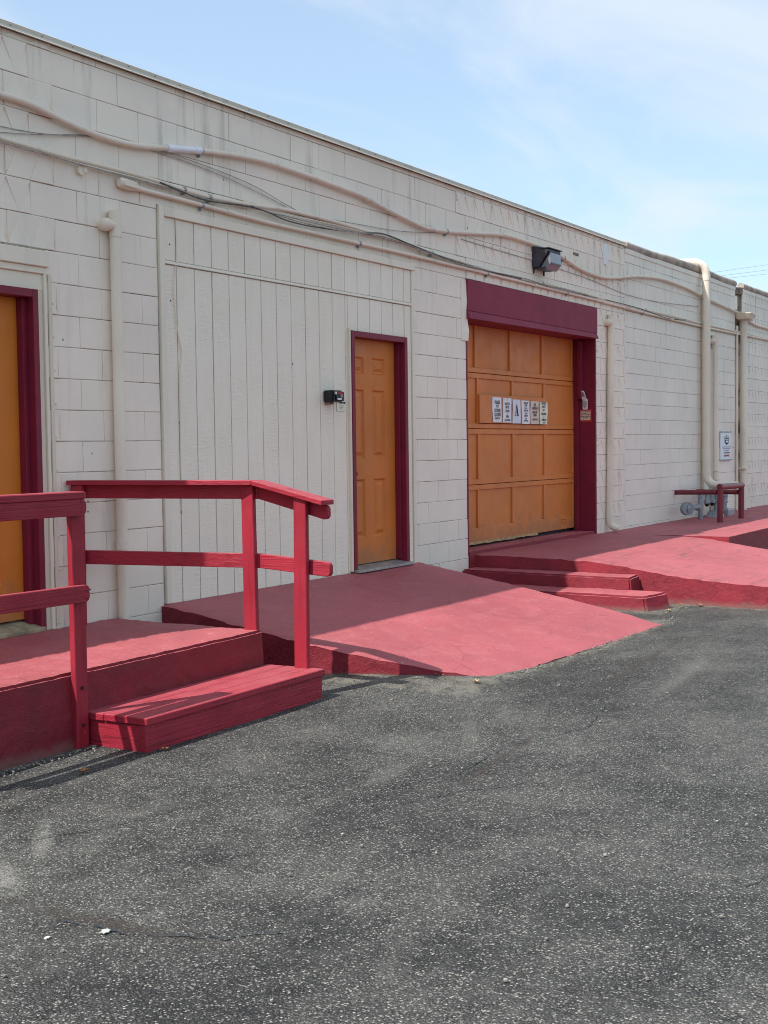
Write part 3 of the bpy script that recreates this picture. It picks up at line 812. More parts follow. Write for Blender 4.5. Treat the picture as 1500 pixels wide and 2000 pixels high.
papers = [
    (12.852, 13.075, 'paper', "leftmost white sheet on the notice board reading PLEASE KEEP DOORS CLOSED",
     [("PLEASE", .205, .050, 'ink', .9), ("KEEP", .165, .042, 'ink_grey', .9), ("DOORS", .115, .052, 'ink', .95), ("CLOSED", .068, .052, 'ink', .95), ("THANK YOU", .036, .026, 'ink', .9)]),
    (13.110, 13.325, 'paper', "white sheet of small text left of the sheet with the letter A",
     [("1", .250, .036, 'ink_grey', 1), ("MUST BE", .198, .038, 'ink', .9), ("KEPT IN", .160, .036, 'ink', .8), ("DOORS", .118, .036, 'ink', .95), ("&", .088, .026, 'ink_grey', 1), ("OPEN", .056, .036, 'ink', .95), ("A & A DOORS", .018, .032, 'ink', .85)]),
    (13.362, 13.568, 'paper_blue', "pale blue sheet with one large serif letter A", []),
    (13.607, 13.820, 'paper', "white sheet of close printed lines right of the letter A",
     [("WAREHOUSE", .232, .026, 'ink', .85), ("HOURS", .205, .024, 'ink', .9), ("Monday", .176, .026, 'ink_grey', .9), ("7AM TO 5PM", .145, .026, 'ink', .85), ("Saturday", .115, .026, 'ink_grey', .9), ("9AM 1PM", .085, .026, 'ink', .9), ("Sunday", .058, .022, 'ink_grey', .9), ("CLOSED ALL", .030, .026, 'ink', .85)]),
    (13.848, 14.076, 'paper_tan', "tan sheet with bold dark heading near the right of the row",
     [("@", .218, .040, 'ink', 1.2), ("PARKING", .172, .044, 'ink', .9), ("SHALL BE", .128, .040, 'ink', .9), ("RULES", .094, .038, 'ink', .95), ("THANK YOU", .045, .028, 'ink', .95)]),
    (14.106, 14.328, 'paper_yellow', "pale yellow sheet at the right end of the notice board",
     [("RATON", .235, .044, 'ink', .9), ("SAFETY", .196, .036, 'ink', .95), ("FIRST", .158, .032, 'ink_grey', 1), ("BUILDING", .112, .036, 'ink', .95), ("&", .080, .026, 'ink_grey', 1), ("COMPLAINT", .042, .034, 'ink', .85), ("OFFICE", .010, .026, 'ink_grey', .9)]),
]
for i, (a, b_, mk, lab, lines) in enumerate(papers):
    t0 = [2.066, 2.062, 2.052, 2.046, 2.044, 2.040][i]; z0 = [1.789, 1.787, 1.780, 1.776, 1.776, 1.776][i]
    s_ = sheet(a, b_, z0, t0, yp, M[mk]); tag(s_, lab, "paper sign", "papers on the garage door")
    by = {}
    for (tx, dz, size, ink, sx) in lines:
        text_mesh(by.setdefault(ink, MB()), tx, (a + b_) / 2, z0 + dz, yp - .0115, size, 'CENTER', .0012, sx * .86)
    for ink, mb in by.items(): mb.build("lettering", M[ink], s_)
    if i == 2:
        mb = MB(); cx, zb, H = 13.462, 1.868, .128; y = yp - .0115
        P = lambda pts: mb.prism([(cx + px * H, y, zb + pz * H) for px, pz in pts], (0, .0008, 0))
        P([(-.36, 0), (-.36, .07), (.0 - .36 + .06, .07), (-.02, 1.0), (.05, 1.0), (-.02, .80), (-.245, .07), (-.15, .07), (-.15, 0)])
        P([(-.02, .80), (.05, 1.0), (.33, .07), (.42, .07), (.42, 0), (.06, 0), (.06, .07), (.15, .07)])
        P([(-.17, .30), (-.15, .36), (.09, .36), (.105, .30)])
        mb.build("lettering", M['ink'], s_)

# keypad and red sticker on the right jamb (they face along the wall, -x)
kp = thing("door_keypad", (15.21, .115, 1.97), "white garage keypad with its cover flipped up on the maroon jamb", "keypad")
MB().box(15.194, 15.219, .086, .150, 1.962, 2.100).build("body", M['white_plastic'], kp, bevel=.006, seg=2)
MB().hexa([(15.185, .088, 2.088), (15.194, .088, 2.080), (15.194, .150, 2.080), (15.185, .150, 2.088), (15.150, .115, 2.195), (15.164, .115, 2.200), (15.164, .190, 2.200), (15.150, .190, 2.195)]).build("cover", M['white_plastic'], kp, bevel=.004)
MB().hexa([(15.1838, .096, 2.096), (15.1850, .096, 2.096), (15.1850, .146, 2.096), (15.1838, .146, 2.096), (15.1500, .122, 2.186), (15.1530, .122, 2.186), (15.1530, .182, 2.186), (15.1500, .182, 2.186)]).build("cover_lining", M['grey_plastic'], kp)
e = MB()
for r_ in range(5):
    for c_ in range(3 if r_ < 4 else 1):
        yy = .1325 - c_ * .0165 if r_ < 4 else .122
        e.box(15.1915, 15.1945, yy - .006, yy + .006, 2.055 - r_ * .018, 2.068 - r_ * .018)
e.build("keys", M['grey_plastic'], kp)
st = MB().box(15.2155, 15.2192, .038, .192, 1.812, 1.968).build("warning_sticker", M['sign_red'])
tag(st, "square red bordered warning sticker below the keypad on the maroon jamb", "sticker")
MB().box(15.2140, 15.2154, .052, .184, 1.832, 1.950).build("face", M['sign_cream'], st)
e = MB()
for q, (wd, off) in enumerate([(.100, 0), (.085, .01), (.115, 0), (.112, 0), (.092, .01), (.04, .03)]):
    z = 1.936 - q * .0185; x = .180 - off
    while x > .178 - wd:
        w_ = random.uniform(.008, .02); e.box(15.2128, 15.2139, x - w_, x, z - .0035, z + .0045); x -= w_ + .004
e.build("lettering", M['ink'], st)

# ------------------------------------------------------------------ fittings on the siding
bx = thing("alarm_box", (9.17, 0, 1.97), "small black plastic box on the siding left of the middle door", "black box")
MB().box(9.130, 9.285, -.105, .0, 1.918, 2.018).build("housing", M['black_plastic'], bx, bevel=.010, seg=2)
MB().box(9.165, 9.285, -.118, -.1052, 1.930, 2.006).build("face_plate", M['black_plastic'], bx, bevel=.005)
MB().box(9.175, 9.260, -.120, -.1185, 1.985, 2.002).build("red_label", M['ink_red'], bx)
MB().box(9.152, 9.166, -.120, -.1055, 1.982, 2.004).build("white_tab", M['paper'], bx)
MB().box(9.175, 9.235, -.1205, -.1185, 1.936, 1.950).build("white_label", M['paper'], bx)
MB().box(9.215, 9.250, -.126, -.1185, 1.955, 1.983).build("lens_window", M['grey_plastic'], bx, bevel=.002)
MB().box(9.150, 9.215, -.05, -.002, 1.900, 1.9175).build("bracket", M['rusty'], bx)
nt_ = MB().box(9.335, 9.468, -.006, -.002, 1.846, 1.960).build("paper_note", M['paper_yellow'])
tag(nt_, "small cream paper note beside the black box left of the middle door", "paper note")
mb = MB(); text_mesh(mb, "Deliveries", 9.415, 1.912, -.0072, .034, 'CENTER', .0012, .8); mb.build("lettering", M['ink'], nt_)
mb = MB()
for q in range(3): mb.box(9.375, 9.445 - q * .01, -.0072, -.0062, 1.892 - q * .014, 1.896 - q * .014)
mb.build("faint_lettering", M['ink_grey'], nt_)

# ------------------------------------------------------------------ wall light
wl = thing("wall_light", (13.52, 0, 3.55), "dark bronze floodlight with glass front above the garage lintel", "wall light")
L, Rr = 13.37, 13.72
e = MB()
e.prism([(L, .0, 3.520), (L, .0, 3.752), (L, -.105, 3.742), (L, -.200, 3.715), (L, -.205, 3.690), (L, -.085, 3.520)], (Rr - L, 0, 0))
e.build("housing", M['dark_bronze'], wl, bevel=.006)
e = MB()
e.prism([(L + .03, -.093, 3.512), (L + .03, -.214, 3.680), (L + .03, -.226, 3.560), (L + .03, -.165, 3.492)], (Rr - L - .06, 0, 0))
e.build("lens", M['lens'], wl, bevel=.004)
e = MB(); e.box(L - .012, Rr + .012, -.218, -.10, 3.7185, 3.730); e.build("hood", M['dark_bronze'], wl, bevel=.003)
for x in (L + .02, Rr - .05):
    MB().box(x, x + .02, -.020, -.004, 3.455, 3.5195).build("mounting_lug", M['dark_bronze'], wl)
MB().box(L + .02, Rr - .02, -.16, -.02, 3.500, 3.5195).build("base_tray", M['dark_bronze'], wl, bevel=.004)

# ------------------------------------------------------------------ conduits and cables
def smooth_path(pts, y, per=4):
    P = [Vector((a, y if not callable(y) else y(a), b_)) for a, b_ in pts]; out = []
    for i in range(len(P) - 1):
        p0, p1, p2, p3 = P[max(0, i - 1)], P[i], P[i + 1], P[min(len(P) - 1, i + 2)]
        for k in range(per):
            t = k / per
            out.append(.5 * ((2 * p1) + (p2 - p0) * t + (2 * p0 - 5 * p1 + 4 * p2 - p3) * t * t + (3 * p1 - p0 - 3 * p2 + p3) * t ** 3))
    out.append(P[-1]); return out
A_ = [(5.2, 3.70), (5.617, 3.699), (5.865, 3.691), (6.126, 3.651), (6.45, 3.617), (6.797, 3.62), (7.144, 3.664), (7.544, 3.72), (8.201, 3.776), (8.828, 3.773), (9.284, 3.757), (9.776, 3.735), (10.124, 3.689), (10.491, 3.649), (10.879, 3.617), (11.29, 3.638), (11.953, 3.707), (12.615, 3.773), (13.266, 3.774), (13.972, 3.745), (14.658, 3.65), (15.317, 3.621), (15.843, 3.657), (16.593, 3.755), (17.403, 3.819), (18.053, 3.828), (18.865, 3.805), (19.534, 3.761), (20.137, 3.728), (21.412, 3.664), (22.342, 3.556), (23.344, 3.54), (27, 3.55)]
B_ = [(5.2, 3.44), (5.608, 3.437), (6.096, 3.425), (6.842, 3.423), (7.563, 3.396), (8.191, 3.42), (8.603, 3.449), (9.356, 3.453), (9.854, 3.441), (10.392, 3.434), (11.025, 3.397), (11.608, 3.381), (12.797, 3.352), (13.605, 3.367), (14.655, 3.368), (16.208, 3.342), (17.829, 3.352), (19.534, 3.348), (21.414, 3.353), (23.346, 3.359), (27, 3.36)]
C_ = [(6.798, 3.332), (7.561, 3.325), (8.321, 3.312), (8.889, 3.316), (9.68, 3.32), (10.675, 3.326), (12.797, 3.324), (15.144, 3.32), (16.986, 3.305), (19.534, 3.302), (21.414, 3.319), (23.346, 3.34), (27, 3.34)]
def strap(x, z, r, y, par):
    e = MB(); e.tube([(x - .012, y, z), (x + .012, y, z)], r + .004, 10); e.box(x - .008, x + .008, y, .0, z - r - .022, z - r - .002)
    e.build("clip", M['steel'], par)
def coupling(x, dz, pts, r, y, par, w=.045):
    pth = [p for p in pts if abs(p.x - x) < 1.0]; zc = min(pth, key=lambda p: abs(p.x - x)).z
    nb_ = sorted(pth, key=lambda p: abs(p.x - x))[:2]; sl = (nb_[1].z - nb_[0].z) / (nb_[1].x - nb_[0].x + 1e-6)
    MB().tube([(x - w, y, zc - sl * w), (x + w, y, zc + sl * w)], r + .0045, 12).build("coupling", M['conduit'], par, smooth=True)
ca = thing("electrical_conduit", (14, -.035, 3.7), "thick wavy painted conduit, uppermost along the block wall", "conduit", "conduits along the wall")
pa = smooth_path(A_, -.036); MB().tube(pa, .0215, 12).build("pipe", M['conduit'], ca, smooth=True)
for x in (9.85, 12.6, 16.2, 20.9): coupling(x, 0, pa, .0215, -.036, ca)
for x, z in ((7.52, 3.716), (11.30, 3.639), (14.2, 3.72)): strap(x, z, .0215, -.036, ca)
MB().tube([(7.16, -.037, 3.667), (7.50, -.037, 3.714)], .0245, 12).build("white_sleeve", M['white_pvc'], ca, smooth=True)
MB().tube([(7.14, -.037, 3.664), (7.215, -.037, 3.675)], .0275, 12).build("white_collar", M['white_pvc'], ca, smooth=True)
MB().tube([(7.44, -.037, 3.706), (7.515, -.037, 3.716)], .0275, 12).build("white_collar", M['white_pvc'], ca, smooth=True)
cb = thing("electrical_conduit", (14, -.03, 3.4), "middle painted conduit with black cables strapped to it", "conduit", "conduits along the wall")
pb = smooth_path(B_, -.030); MB().tube(pb, .0150, 10).build("pipe", M['conduit'], cb, smooth=True)
for x in (8.05, 11.6, 14.9, 18.4): coupling(x, 0, pb, .0150, -.030, cb)
for x, z in ((7.33, 3.407), (7.62, 3.398), (11.0, 3.397), (13.6, 3.367), (17.0, 3.347)): strap(x, z, .0150, -.030, cb)
cc = thing("electrical_conduit", (14, -.03, 3.32), "lowest straight conduit starting at a pull fitting above the siding", "conduit", "conduits along the wall")
pc = smooth_path(C_, -.030); MB().tube(pc, .0165, 10).build("pipe", M['conduit'], cc, smooth=True)
for x in (7.85, 10.62, 13.4, 15.5, 18.1): coupling(x, 0, pc, .0165, -.030, cc, .03)
for x, z in ((7.53, 3.325), (9.7, 3.32), (12.2, 3.325), (14.3, 3.322), (16.9, 3.305)): strap(x, z, .0165, -.030, cc)
e = MB(); k = 10; prof = [(6.640, 3.345, .026), (6.652, 3.345, .034), (6.70, 3.342, .037), (6.77, 3.338, .035), (6.80, 3.334, .024), (6.83, 3.332, .022)]
e.tube([(p[0], -.036, p[1]) for p in prof], [p[2] for p in prof], 12); e.build("pull_fitting", M['conduit'], cc, smooth=True)
MB().hexa([(6.665, -.074, 3.322), (6.785, -.074, 3.318), (6.785, -.068, 3.318), (6.665, -.068, 3.322), (6.665, -.074, 3.365), (6.785, -.074, 3.361), (6.785, -.068, 3.361), (6.665, -.068, 3.365)]).build("fitting_cover", M['pipe'], cc, bevel=.003)

def cable(pts, y, r, label, mat='black_cable'):
    o = MB().tube(smooth_path(pts, y, 5), r, 6).build("cable", M[mat], smooth=True)
    return tag(o, label, "cable", "loose cables on the wall")
cable([(7.05, 3.409), (7.25, 3.385), (7.556, 3.361), (8.053, 3.395), (8.317, 3.387), (8.593, 3.358), (9.034, 3.365), (9.675, 3.408), (10.065, 3.452), (10.572, 3.418), (11.067, 3.382), (11.598, 3.359), (12.29, 3.346), (13.0, 3.353)], -.050, .0052, "black cable sagging between the two lower conduits over the siding")
cable([(5.2, 3.42), (6.2, 3.398), (7.0, 3.388), (7.6, 3.372), (8.2, 3.392), (9.1, 3.395), (9.9, 3.412), (10.5, 3.405), (11.2, 3.372), (11.9, 3.356), (13.2, 3.340), (14.2, 3.352), (15.2, 3.345)], -.045, .0045, "thinner grey cable running close along the middle conduit", 'old_wire')
cable([(5.1, 3.47), (5.618, 3.477), (6.46, 3.61), (7.182, 3.640), (8.078, 3.587), (8.618, 3.494), (8.908, 3.462), (9.701, 3.489), (10.505, 3.534), (11.633, 3.67)], -.018, .0032, "thin grey wire draped over the blocks between thick and middle conduits", 'old_wire')
cable([(5.1, 3.50), (5.9, 3.53), (6.46, 3.615), (7.182, 3.622), (7.9, 3.575), (8.618, 3.480)], -.014, .003, "second thin wire looping down left of the white sleeve", 'old_wire')
cable([(11.651, 3.612), (12.844, 3.601), (13.654, 3.593), (15.03, 3.56), (16.453, 3.49), (17.889, 3.52), (19.4, 3.60)], -.012, .0035, "thin wire passing behind the floodlight along the pattern blocks", 'old_wire')
cable([(5.1, 3.418), (6.1, 3.402), (6.9, 3.400), (7.6, 3.373), (8.4, 3.400), (9.3, 3.425), (10.2, 3.412), (11.3, 3.370), (12.4, 3.335), (13.6, 3.347), (14.8, 3.350), (16.2, 3.322), (17.6, 3.334), (19.4, 3.33)], -.040, .0045, "painted wire bundled under the middle conduit along the whole wall", 'conduit')
cable([(8.1, 3.405), (8.7, 3.372), (9.4, 3.386), (10.0, 3.425), (10.7, 3.395), (11.4, 3.352), (12.2, 3.350), (13.1, 3.362), (14.0, 3.335), (14.9, 3.352)], -.056, .0040, "thin looping grey wire between the lower conduits right of the siding top", 'old_wire')
cable([(15.5, 3.35), (16.6, 3.345), (17.2, 3.325), (17.8, 3.30), (18.3, 3.312), (18.7, 3.34)], -.045, .005, "short black cable hanging between conduits on the plain wall")
cable([(7.252, 3.185), (7.253, 2.905), (7.213, 2.7), (7.243, 2.41), (7.288, 2.229), (7.26, 2.062), (7.255, 1.73), (7.255, 1.378), (7.257, 1.08)], -.010, .004, "painted wire hanging down the first plank of the siding", 'conduit')

# ------------------------------------------------------------------ downspouts and drain pipes
def bend(p0, c, p1, k=6):
    p0, c, p1 = Vector(p0), Vector(c), Vector(p1)
    return [(1 - t) ** 2 * p0 + 2 * t * (1 - t) * c + t * t * p1 for t in [i / k for i in range(k + 1)]]
def downspout(x, ztop, zbot, r, y, label, coup, outlet=True, elbow=False, xb=None):
    xb = x if xb is None else xb
    t = thing("downspout", (x, y, zbot), label, "downspout", "wall downspouts")
    if elbow:
        pts = [(x, y, ztop), (xb, y, zbot + .16)] + bend((xb, y, zbot + .14), (xb, y, zbot + .05), (xb + .05, y - .10, zbot + .045))
    else: pts = [(x, y, ztop), (xb, y, zbot)]
    MB().tube(pts, r, 18).build("pipe", M['pipe'], t, smooth=True)
    MB().tube([(x, y, coup), (x, y, ztop + .004)], r + .0045, 18).build("coupling", M['pipe'], t, smooth=True)
    if outlet:
        z = ztop - .095
        e = MB(); e.ball((x - .085, y + .005, z), .046, 12); e.tube([(x - .085, .0, z), (x - .085, y, z)], .040, 12); e.tube([(x - .085, y, z), (x, y, z)], .034, 12)
        e.build("wall_outlet", M['conduit'], t, smooth=True)
    return t
dsp = downspout(6.578, 3.135, .39, .038, -.050, "left downspout rising from the landing between door and siding", 2.965)
MB().tube([(6.578, -.05, .86), (6.578, -.05, .93)], .042, 18).build("joint_collar", M['pipe'], dsp, smooth=True)
ds2 = downspout(15.66, 3.165, .41, .044, -.055, "downspout right of the garage door with curved outlet on the platform", 2.90, True, True, 15.585)
ds3 = downspout(20.08, 3.205, .42, .050, -.060, "short downspout right of the tall roof drain, left of the far sign", 3.03)
for z in (1.08, .94): MB().box(20.02, 20.16, -.115, -.0, z, z + .014).build("strap", M['pipe'], ds3)
dr = thing("roof_drain_pipe", (19.45, -.11, .8), "tall white roof drain pipe curving over the roof edge", "drain pipe")
pts = [(19.30, .35, 4.26)] + [(19.33, .20, 4.265)] + bend((19.35, .08, 4.265), (19.42, -.12, 4.265), (19.44, -.12, 4.05)) + [(19.445, -.12, 2.5), (19.445, -.12, 1.08)] + bend((19.445, -.12, 1.04), (19.445, -.13, .88), (19.42, -.34, .88)) + [(19.38, -.62, .88)]
MB().tube(pts, .060, 18).build("pipe", M['pipe'], dr, smooth=True)
MB().tube([(19.445, -.12, 1.05), (19.445, -.12, 1.11)], .0645, 18).build("collar", M['pipe'], dr, smooth=True)
MB().tube([(19.44, -.12, 3.98), (19.44, -.12, 4.06)], .0645, 18).build("collar", M['pipe'], dr, smooth=True)
fs = thing("downspout", (21.66, -.06, .2), "far downspout under a broken gutter box by the scupper gap", "downspout", "wall downspouts")
MB().tube([(21.62, -.075, 3.56), (21.62, -.075, .2)], .056, 16).build("pipe", M['pipe'], fs, smooth=True)
MB().tube([(21.62, -.075, 3.36), (21.62, -.075, 3.56)], .066, 16).build("coupling", M['pipe'], fs, smooth=True)
e = MB(); e.hexa([(21.42, -.22, 3.56), (21.74, -.20, 3.55), (21.74, -.01, 3.55), (21.42, -.01, 3.56), (21.36, -.28, 3.655), (21.80, -.24, 3.645), (21.80, -.005, 3.66), (21.36, -.005, 3.67)])
e.build("gutter_box", M['beige'], fs, bevel=.006)
MB().hexa([(21.42, -.12, 3.668), (21.80, -.20, 3.650), (21.80, -.02, 3.70), (21.42, -.02, 3.70), (21.42, -.12, 3.674), (21.80, -.20, 3.656), (21.80, -.02, 3.706), (21.42, -.02, 3.706)]).build("bent_lid", M['beige'], fs)
MB().box(21.52, 21.72, -.14, -.0, 1.08, 1.10).build("strap", M['pipe'], fs)
for i, (x, z0, z1, r, lab) in enumerate([(19.56, .42, 3.76, .024, "thin riser conduit just left of the tall roof drain pipe"), (21.40, .30, 3.45, .022, "thin riser conduit just left of the far downspout"),
                                         (20.00, .40, 2.98, .018, "slim riser conduit beside the short downspout")]):
    o = MB().tube([(x, -.028, z0), (x, -.028, z1)], r, 10).build("riser_conduit", M['conduit'], smooth=True); tag(o, lab, "conduit", "thin riser conduits")
e = MB(); e.ball((6.30, -.012, 3.367), .026, 10, (1, .8, 1)); e.tube([(6.30, .0, 3.367), (6.30, -.03, 3.367)], .032, 12); e.box(6.31, 6.345, -.035, .0, 3.355, 3.385)
o = e.build("hose_bracket", M['pipe'], smooth=True); tag(o, "small painted knob fitting on the blocks above the left downspout", "wall fitting")

# ------------------------------------------------------------------ far sign, guard rail, gas regulators
sg = thing("metal_sign", (20.8, 0, 1.25), "white metal sign with dark shield emblem beyond the tall drain pipe", "sign")
MB().box(20.515, 21.105, -.022, -.004, 1.252, 1.690).build("plate", M['sign_white'], sg, bevel=.004)
for z in (1.236, 1.688): MB().box(20.51, 21.11, -.026, -.002, z, z + .018).build("edge_strip", M['steel'], sg)
e = MB(); y = -.0228; cx = 20.84; zt = 1.655
def pl(pts): e.prism([(cx + a, y, zt - b_) for a, b_ in pts][::-1], (0, -.0006, 0))
for (zz2, w0, w1, hgt) in [(.035, .140, .136, .010), (.060, .125, .06, .009), (.084, .115, .115, .012), (.128, .120, .112, .012)]:
    pl([(-w0, zz2), (w0, zz2), (w0 - .005, zz2 + hgt), (-w0 + .005, zz2 + hgt)])
for xx in (-.118, .106): pl([(xx, .03), (xx + .012, .03), (xx + .012, .138), (xx, .138)])
pl([(-.02, .004), (.004, .0), (.012, .04), (-.012, .04)]); pl([(-.07, .094), (-.03, .094), (-.04, .128), (-.075, .128)])
pl([(.02, .05), (.055, .05), (-.03, .082), (-.06, .082)])
pl([(-.075, .140), (.075, .140), (.0, .172)])
e.build("emblem", M['ink'], sg)
e = MB()
for (zz2, w) in [(.200, .235), (.228, .195), (.256, .115)]:
    x = cx - w
    while x < cx + w:
        q = random.uniform(.02, .05); e.box(x, min(x + q, cx + w), y - .0006, y, zt - zz2 - .006, zt - zz2 + .006); x += q + .010
e.build("lettering", M['ink_grey'], sg)
e = MB(); x = cx - .14
while x < cx + .14:
    q = random.uniform(.02, .04); e.box(x, x + q, y - .0006, y, zt - .304, zt - .286); x += q + .008
e.build("lettering", M['ink'], sg)
e = MB(); x = cx - .135
while x < cx + .13:
    e.box(x, x + .022, y - .0006, y, zt - .355, zt - .325); x += .031
e.build("lettering", M['ink_red'], sg)

gr = thing("pipe_guard_rail", (18.6, -.5, .4), "maroon steel pipe guard around the gas regulators", "guard rail")
def post(x, y, zt_, par, r=.042):
    MB().tube([(x, y, .36), (x, y, zt_)], r, 14).build("post", M['guard_red'], par, smooth=True)
post(18.07, -.74, .93, gr); post(19.10, -.75, .90, gr)
MB().tube([(18.03, -.74, .905), (19.14, -.75, .892)], .042, 14).build("rail", M['guard_red'], gr, smooth=True)
MB().tube([(18.07, -.70, .83), (18.33, -.005, .81)], .036, 14).build("rail", M['guard_red'], gr, smooth=True)
MB().tube([(19.10, -.70, .79), (19.35, -.005, .79)], .036, 14).build("rail", M['guard_red'], gr, smooth=True)
gm = thing("gas_regulator_set", (19.0, -.3, .4), "grey gas meter pipes and round regulator inside the maroon guard", "gas meter")
e = MB(); e.tube([(18.02, -.30, .59), (18.05, -.27, .59)], .092, 20); e.tube([(18.05, -.27, .59), (18.075, -.245, .59)], .097, 20); e.ball((18.015, -.305, .59), .045, 12, (.6, .6, 1)); e.tube([(17.98, -.32, .56), (18.0, -.32, .56)], .02, 10)
e.build("regulator_disc", M['galv'], gm, smooth=True)
e = MB(); e.tube([(18.10, -.26, .585), (18.52, -.26, .585)], .028, 10); e.ball((18.55, -.26, .585), .050, 12)
e.build("side_pipe", M['galv'], gm, smooth=True)
MB().tube([(18.70, -.26, .36), (18.68, -.26, .60), (18.72, -.26, .82)], .036, 12).build("riser_pipe", M['galv'], gm, smooth=True)
MB().tube([(18.6, -.22, .80), (20.1, -.22, .80)], .030, 10).build("manifold", M['galv'], gm, smooth=True)
for x in (18.98, 19.24):
    e = MB(); e.tube([(x, -.27, .81), (x, -.27, .68), (x, -.27, .655), (x, -.27, .62)], [.030, .034, .050, .044], 12); e.build("regulator", M['galv'], gm, smooth=True)
    MB().tube([(x, -.27, .618), (x, -.27, .575)], [.040, .018], 12).build("vent_cap", M['black_plastic'], gm, smooth=True)
e = MB(); e.tube([(19.40, -.28, .80), (19.40, -.28, .70), (19.40, -.28, .69), (19.40, -.28, .64), (19.40, -.28, .63), (19.40, -.28, .50)], [.030, .030, .055, .055, .030, .030], 12); e.build("valve_pipe", M['galv'], gm, smooth=True)
e = MB(); e.hexa([(19.20, -.40, .36), (19.52, -.40, .36), (19.52, -.16, .36), (19.20, -.16, .36), (19.28, -.36, .50), (19.46, -.36, .50), (19.46, -.20, .50), (19.28, -.20, .50)]); e.build("meter_body", M['galv'], gm, bevel=.02)
e = MB(); e.tube([(19.86, -.28, .80), (19.86, -.28, .74), (19.83, -.28, .60), (19.80, -.28, .38)], [.05, .052, .045, .04], 12)
for z in (.70, .60, .50): e.tube([(19.83, -.28, z), (19.83, -.28, z + .02)], .06, 12)
e.build("outlet_pipe", M['galv'], gm, smooth=True)
MB().box(19.72, 20.05, -.38, -.20, .38, .50).build("index_box", M['steel'], gm, bevel=.012)

# ------------------------------------------------------------------ red concrete
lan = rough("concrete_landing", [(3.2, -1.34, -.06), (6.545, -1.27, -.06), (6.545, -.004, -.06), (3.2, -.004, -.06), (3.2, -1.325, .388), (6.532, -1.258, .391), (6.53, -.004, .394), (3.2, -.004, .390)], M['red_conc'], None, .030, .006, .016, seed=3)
tag(lan, "red painted concrete landing in front of the leftmost orange door", "landing")

def surface(name, mat, xa, xb, y0, y1, zf, nx, ny, zlow=-.08, parent=None, edge=.012, amp=.004, seed=0.0):
    """cast slab: top surface z = zf(x, y) between side lines xa(y), xb(y), with skirts to the ground"""
    mb = MB(); vs = []; cols = nx + 1; rows = ny + 1
    for j in range(rows):
        for i in range(cols):
            v = j / ny; y = y0 + (y1(i / nx) - y0) * v
            x = xa(y) + (xb(y) - xa(y)) * i / nx
            z = zf(x, y) + (nz3((x, y, 0), 2.2, seed) + .6 * nz3((x, y, 0), 9.0, seed)) * amp
            if i == 0 or (i == nx and (name != 'driveway_apron' or y < -1.5)) or j == ny: z -= edge * (1 + .9 * nz3((x, y, 1), 12.0, seed))
            vs.append((x, y, z))
    mb.add(vs, [(j * cols + i, (j + 1) * cols + i, (j + 1) * cols + i + 1, j * cols + i + 1) for j in range(ny) for i in range(nx)])
    def skirt(idx, out):
        b = len(mb.v); L_ = len(idx); K = 5
        for k in range(1, K + 1):
            for q in idx:
                p = vs[q]; t = k / K
                d = (.006 * t + nz3((p[0], p[1], p[2] - t * .4), 9.0, seed) * .008) if k else 0
                mb.v.append((p[0] + out[0] * d, p[1] + out[1] * d, p[2] + (zlow - p[2]) * t))
        prev = idx
        for k in range(K):
            cur = [b + k * L_ + i for i in range(L_)]
            for i in range(L_ - 1): mb.f.append((prev[i], cur[i], cur[i + 1], prev[i + 1]))
            prev = cur
    skirt([j * cols for j in range(rows)][::-1], (-1, 0)); skirt([j * cols + nx for j in range(rows)], (1, 0))
    skirt([ny * cols + i for i in range(cols)][::-1], (0, -1))
    o = mb.build(name, mat, parent)
    bm = bmesh.new(); bm.from_mesh(o.data); bmesh.ops.recalc_face_normals(bm, faces=bm.faces)
    if sum(f.normal.z * f.calc_area() for f in bm.faces) < 0: bmesh.ops.reverse_faces(bm, faces=bm.faces)
    bm.to_mesh(o.data); bm.free()
    o.data.shade_smooth(); o.data.set_sharp_from_angle(angle=math.radians(50))
    return o
def lin(pts):
    def f_(t):
        for (a, va), (b_, vb) in zip(pts, pts[1:]):
            if t <= b_: return va + (vb - va) * max(0, (t - a) / (b_ - a))
        return pts[-1][1]
    return f_
rz = lin([(0, .428), (.3, .385), (1.1, .252), (2.0, .098), (2.25, .046), (2.40, .016), (2.55, -.004)])
rl = lin([(0, 7.02), (1.2, 7.07), (1.8, 7.20), (2.1, 7.34), (2.42, 7.56)])
rr_ = lin([(0, 10.745), (1.1, 10.66), (2.2, 10.60), (2.6, 10.50)])
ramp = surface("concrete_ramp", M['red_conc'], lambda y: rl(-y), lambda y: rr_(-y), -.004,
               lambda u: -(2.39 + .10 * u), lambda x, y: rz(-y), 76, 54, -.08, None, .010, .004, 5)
tag(ramp, "red painted concrete ramp sloping from the middle door to the asphalt", "ramp")

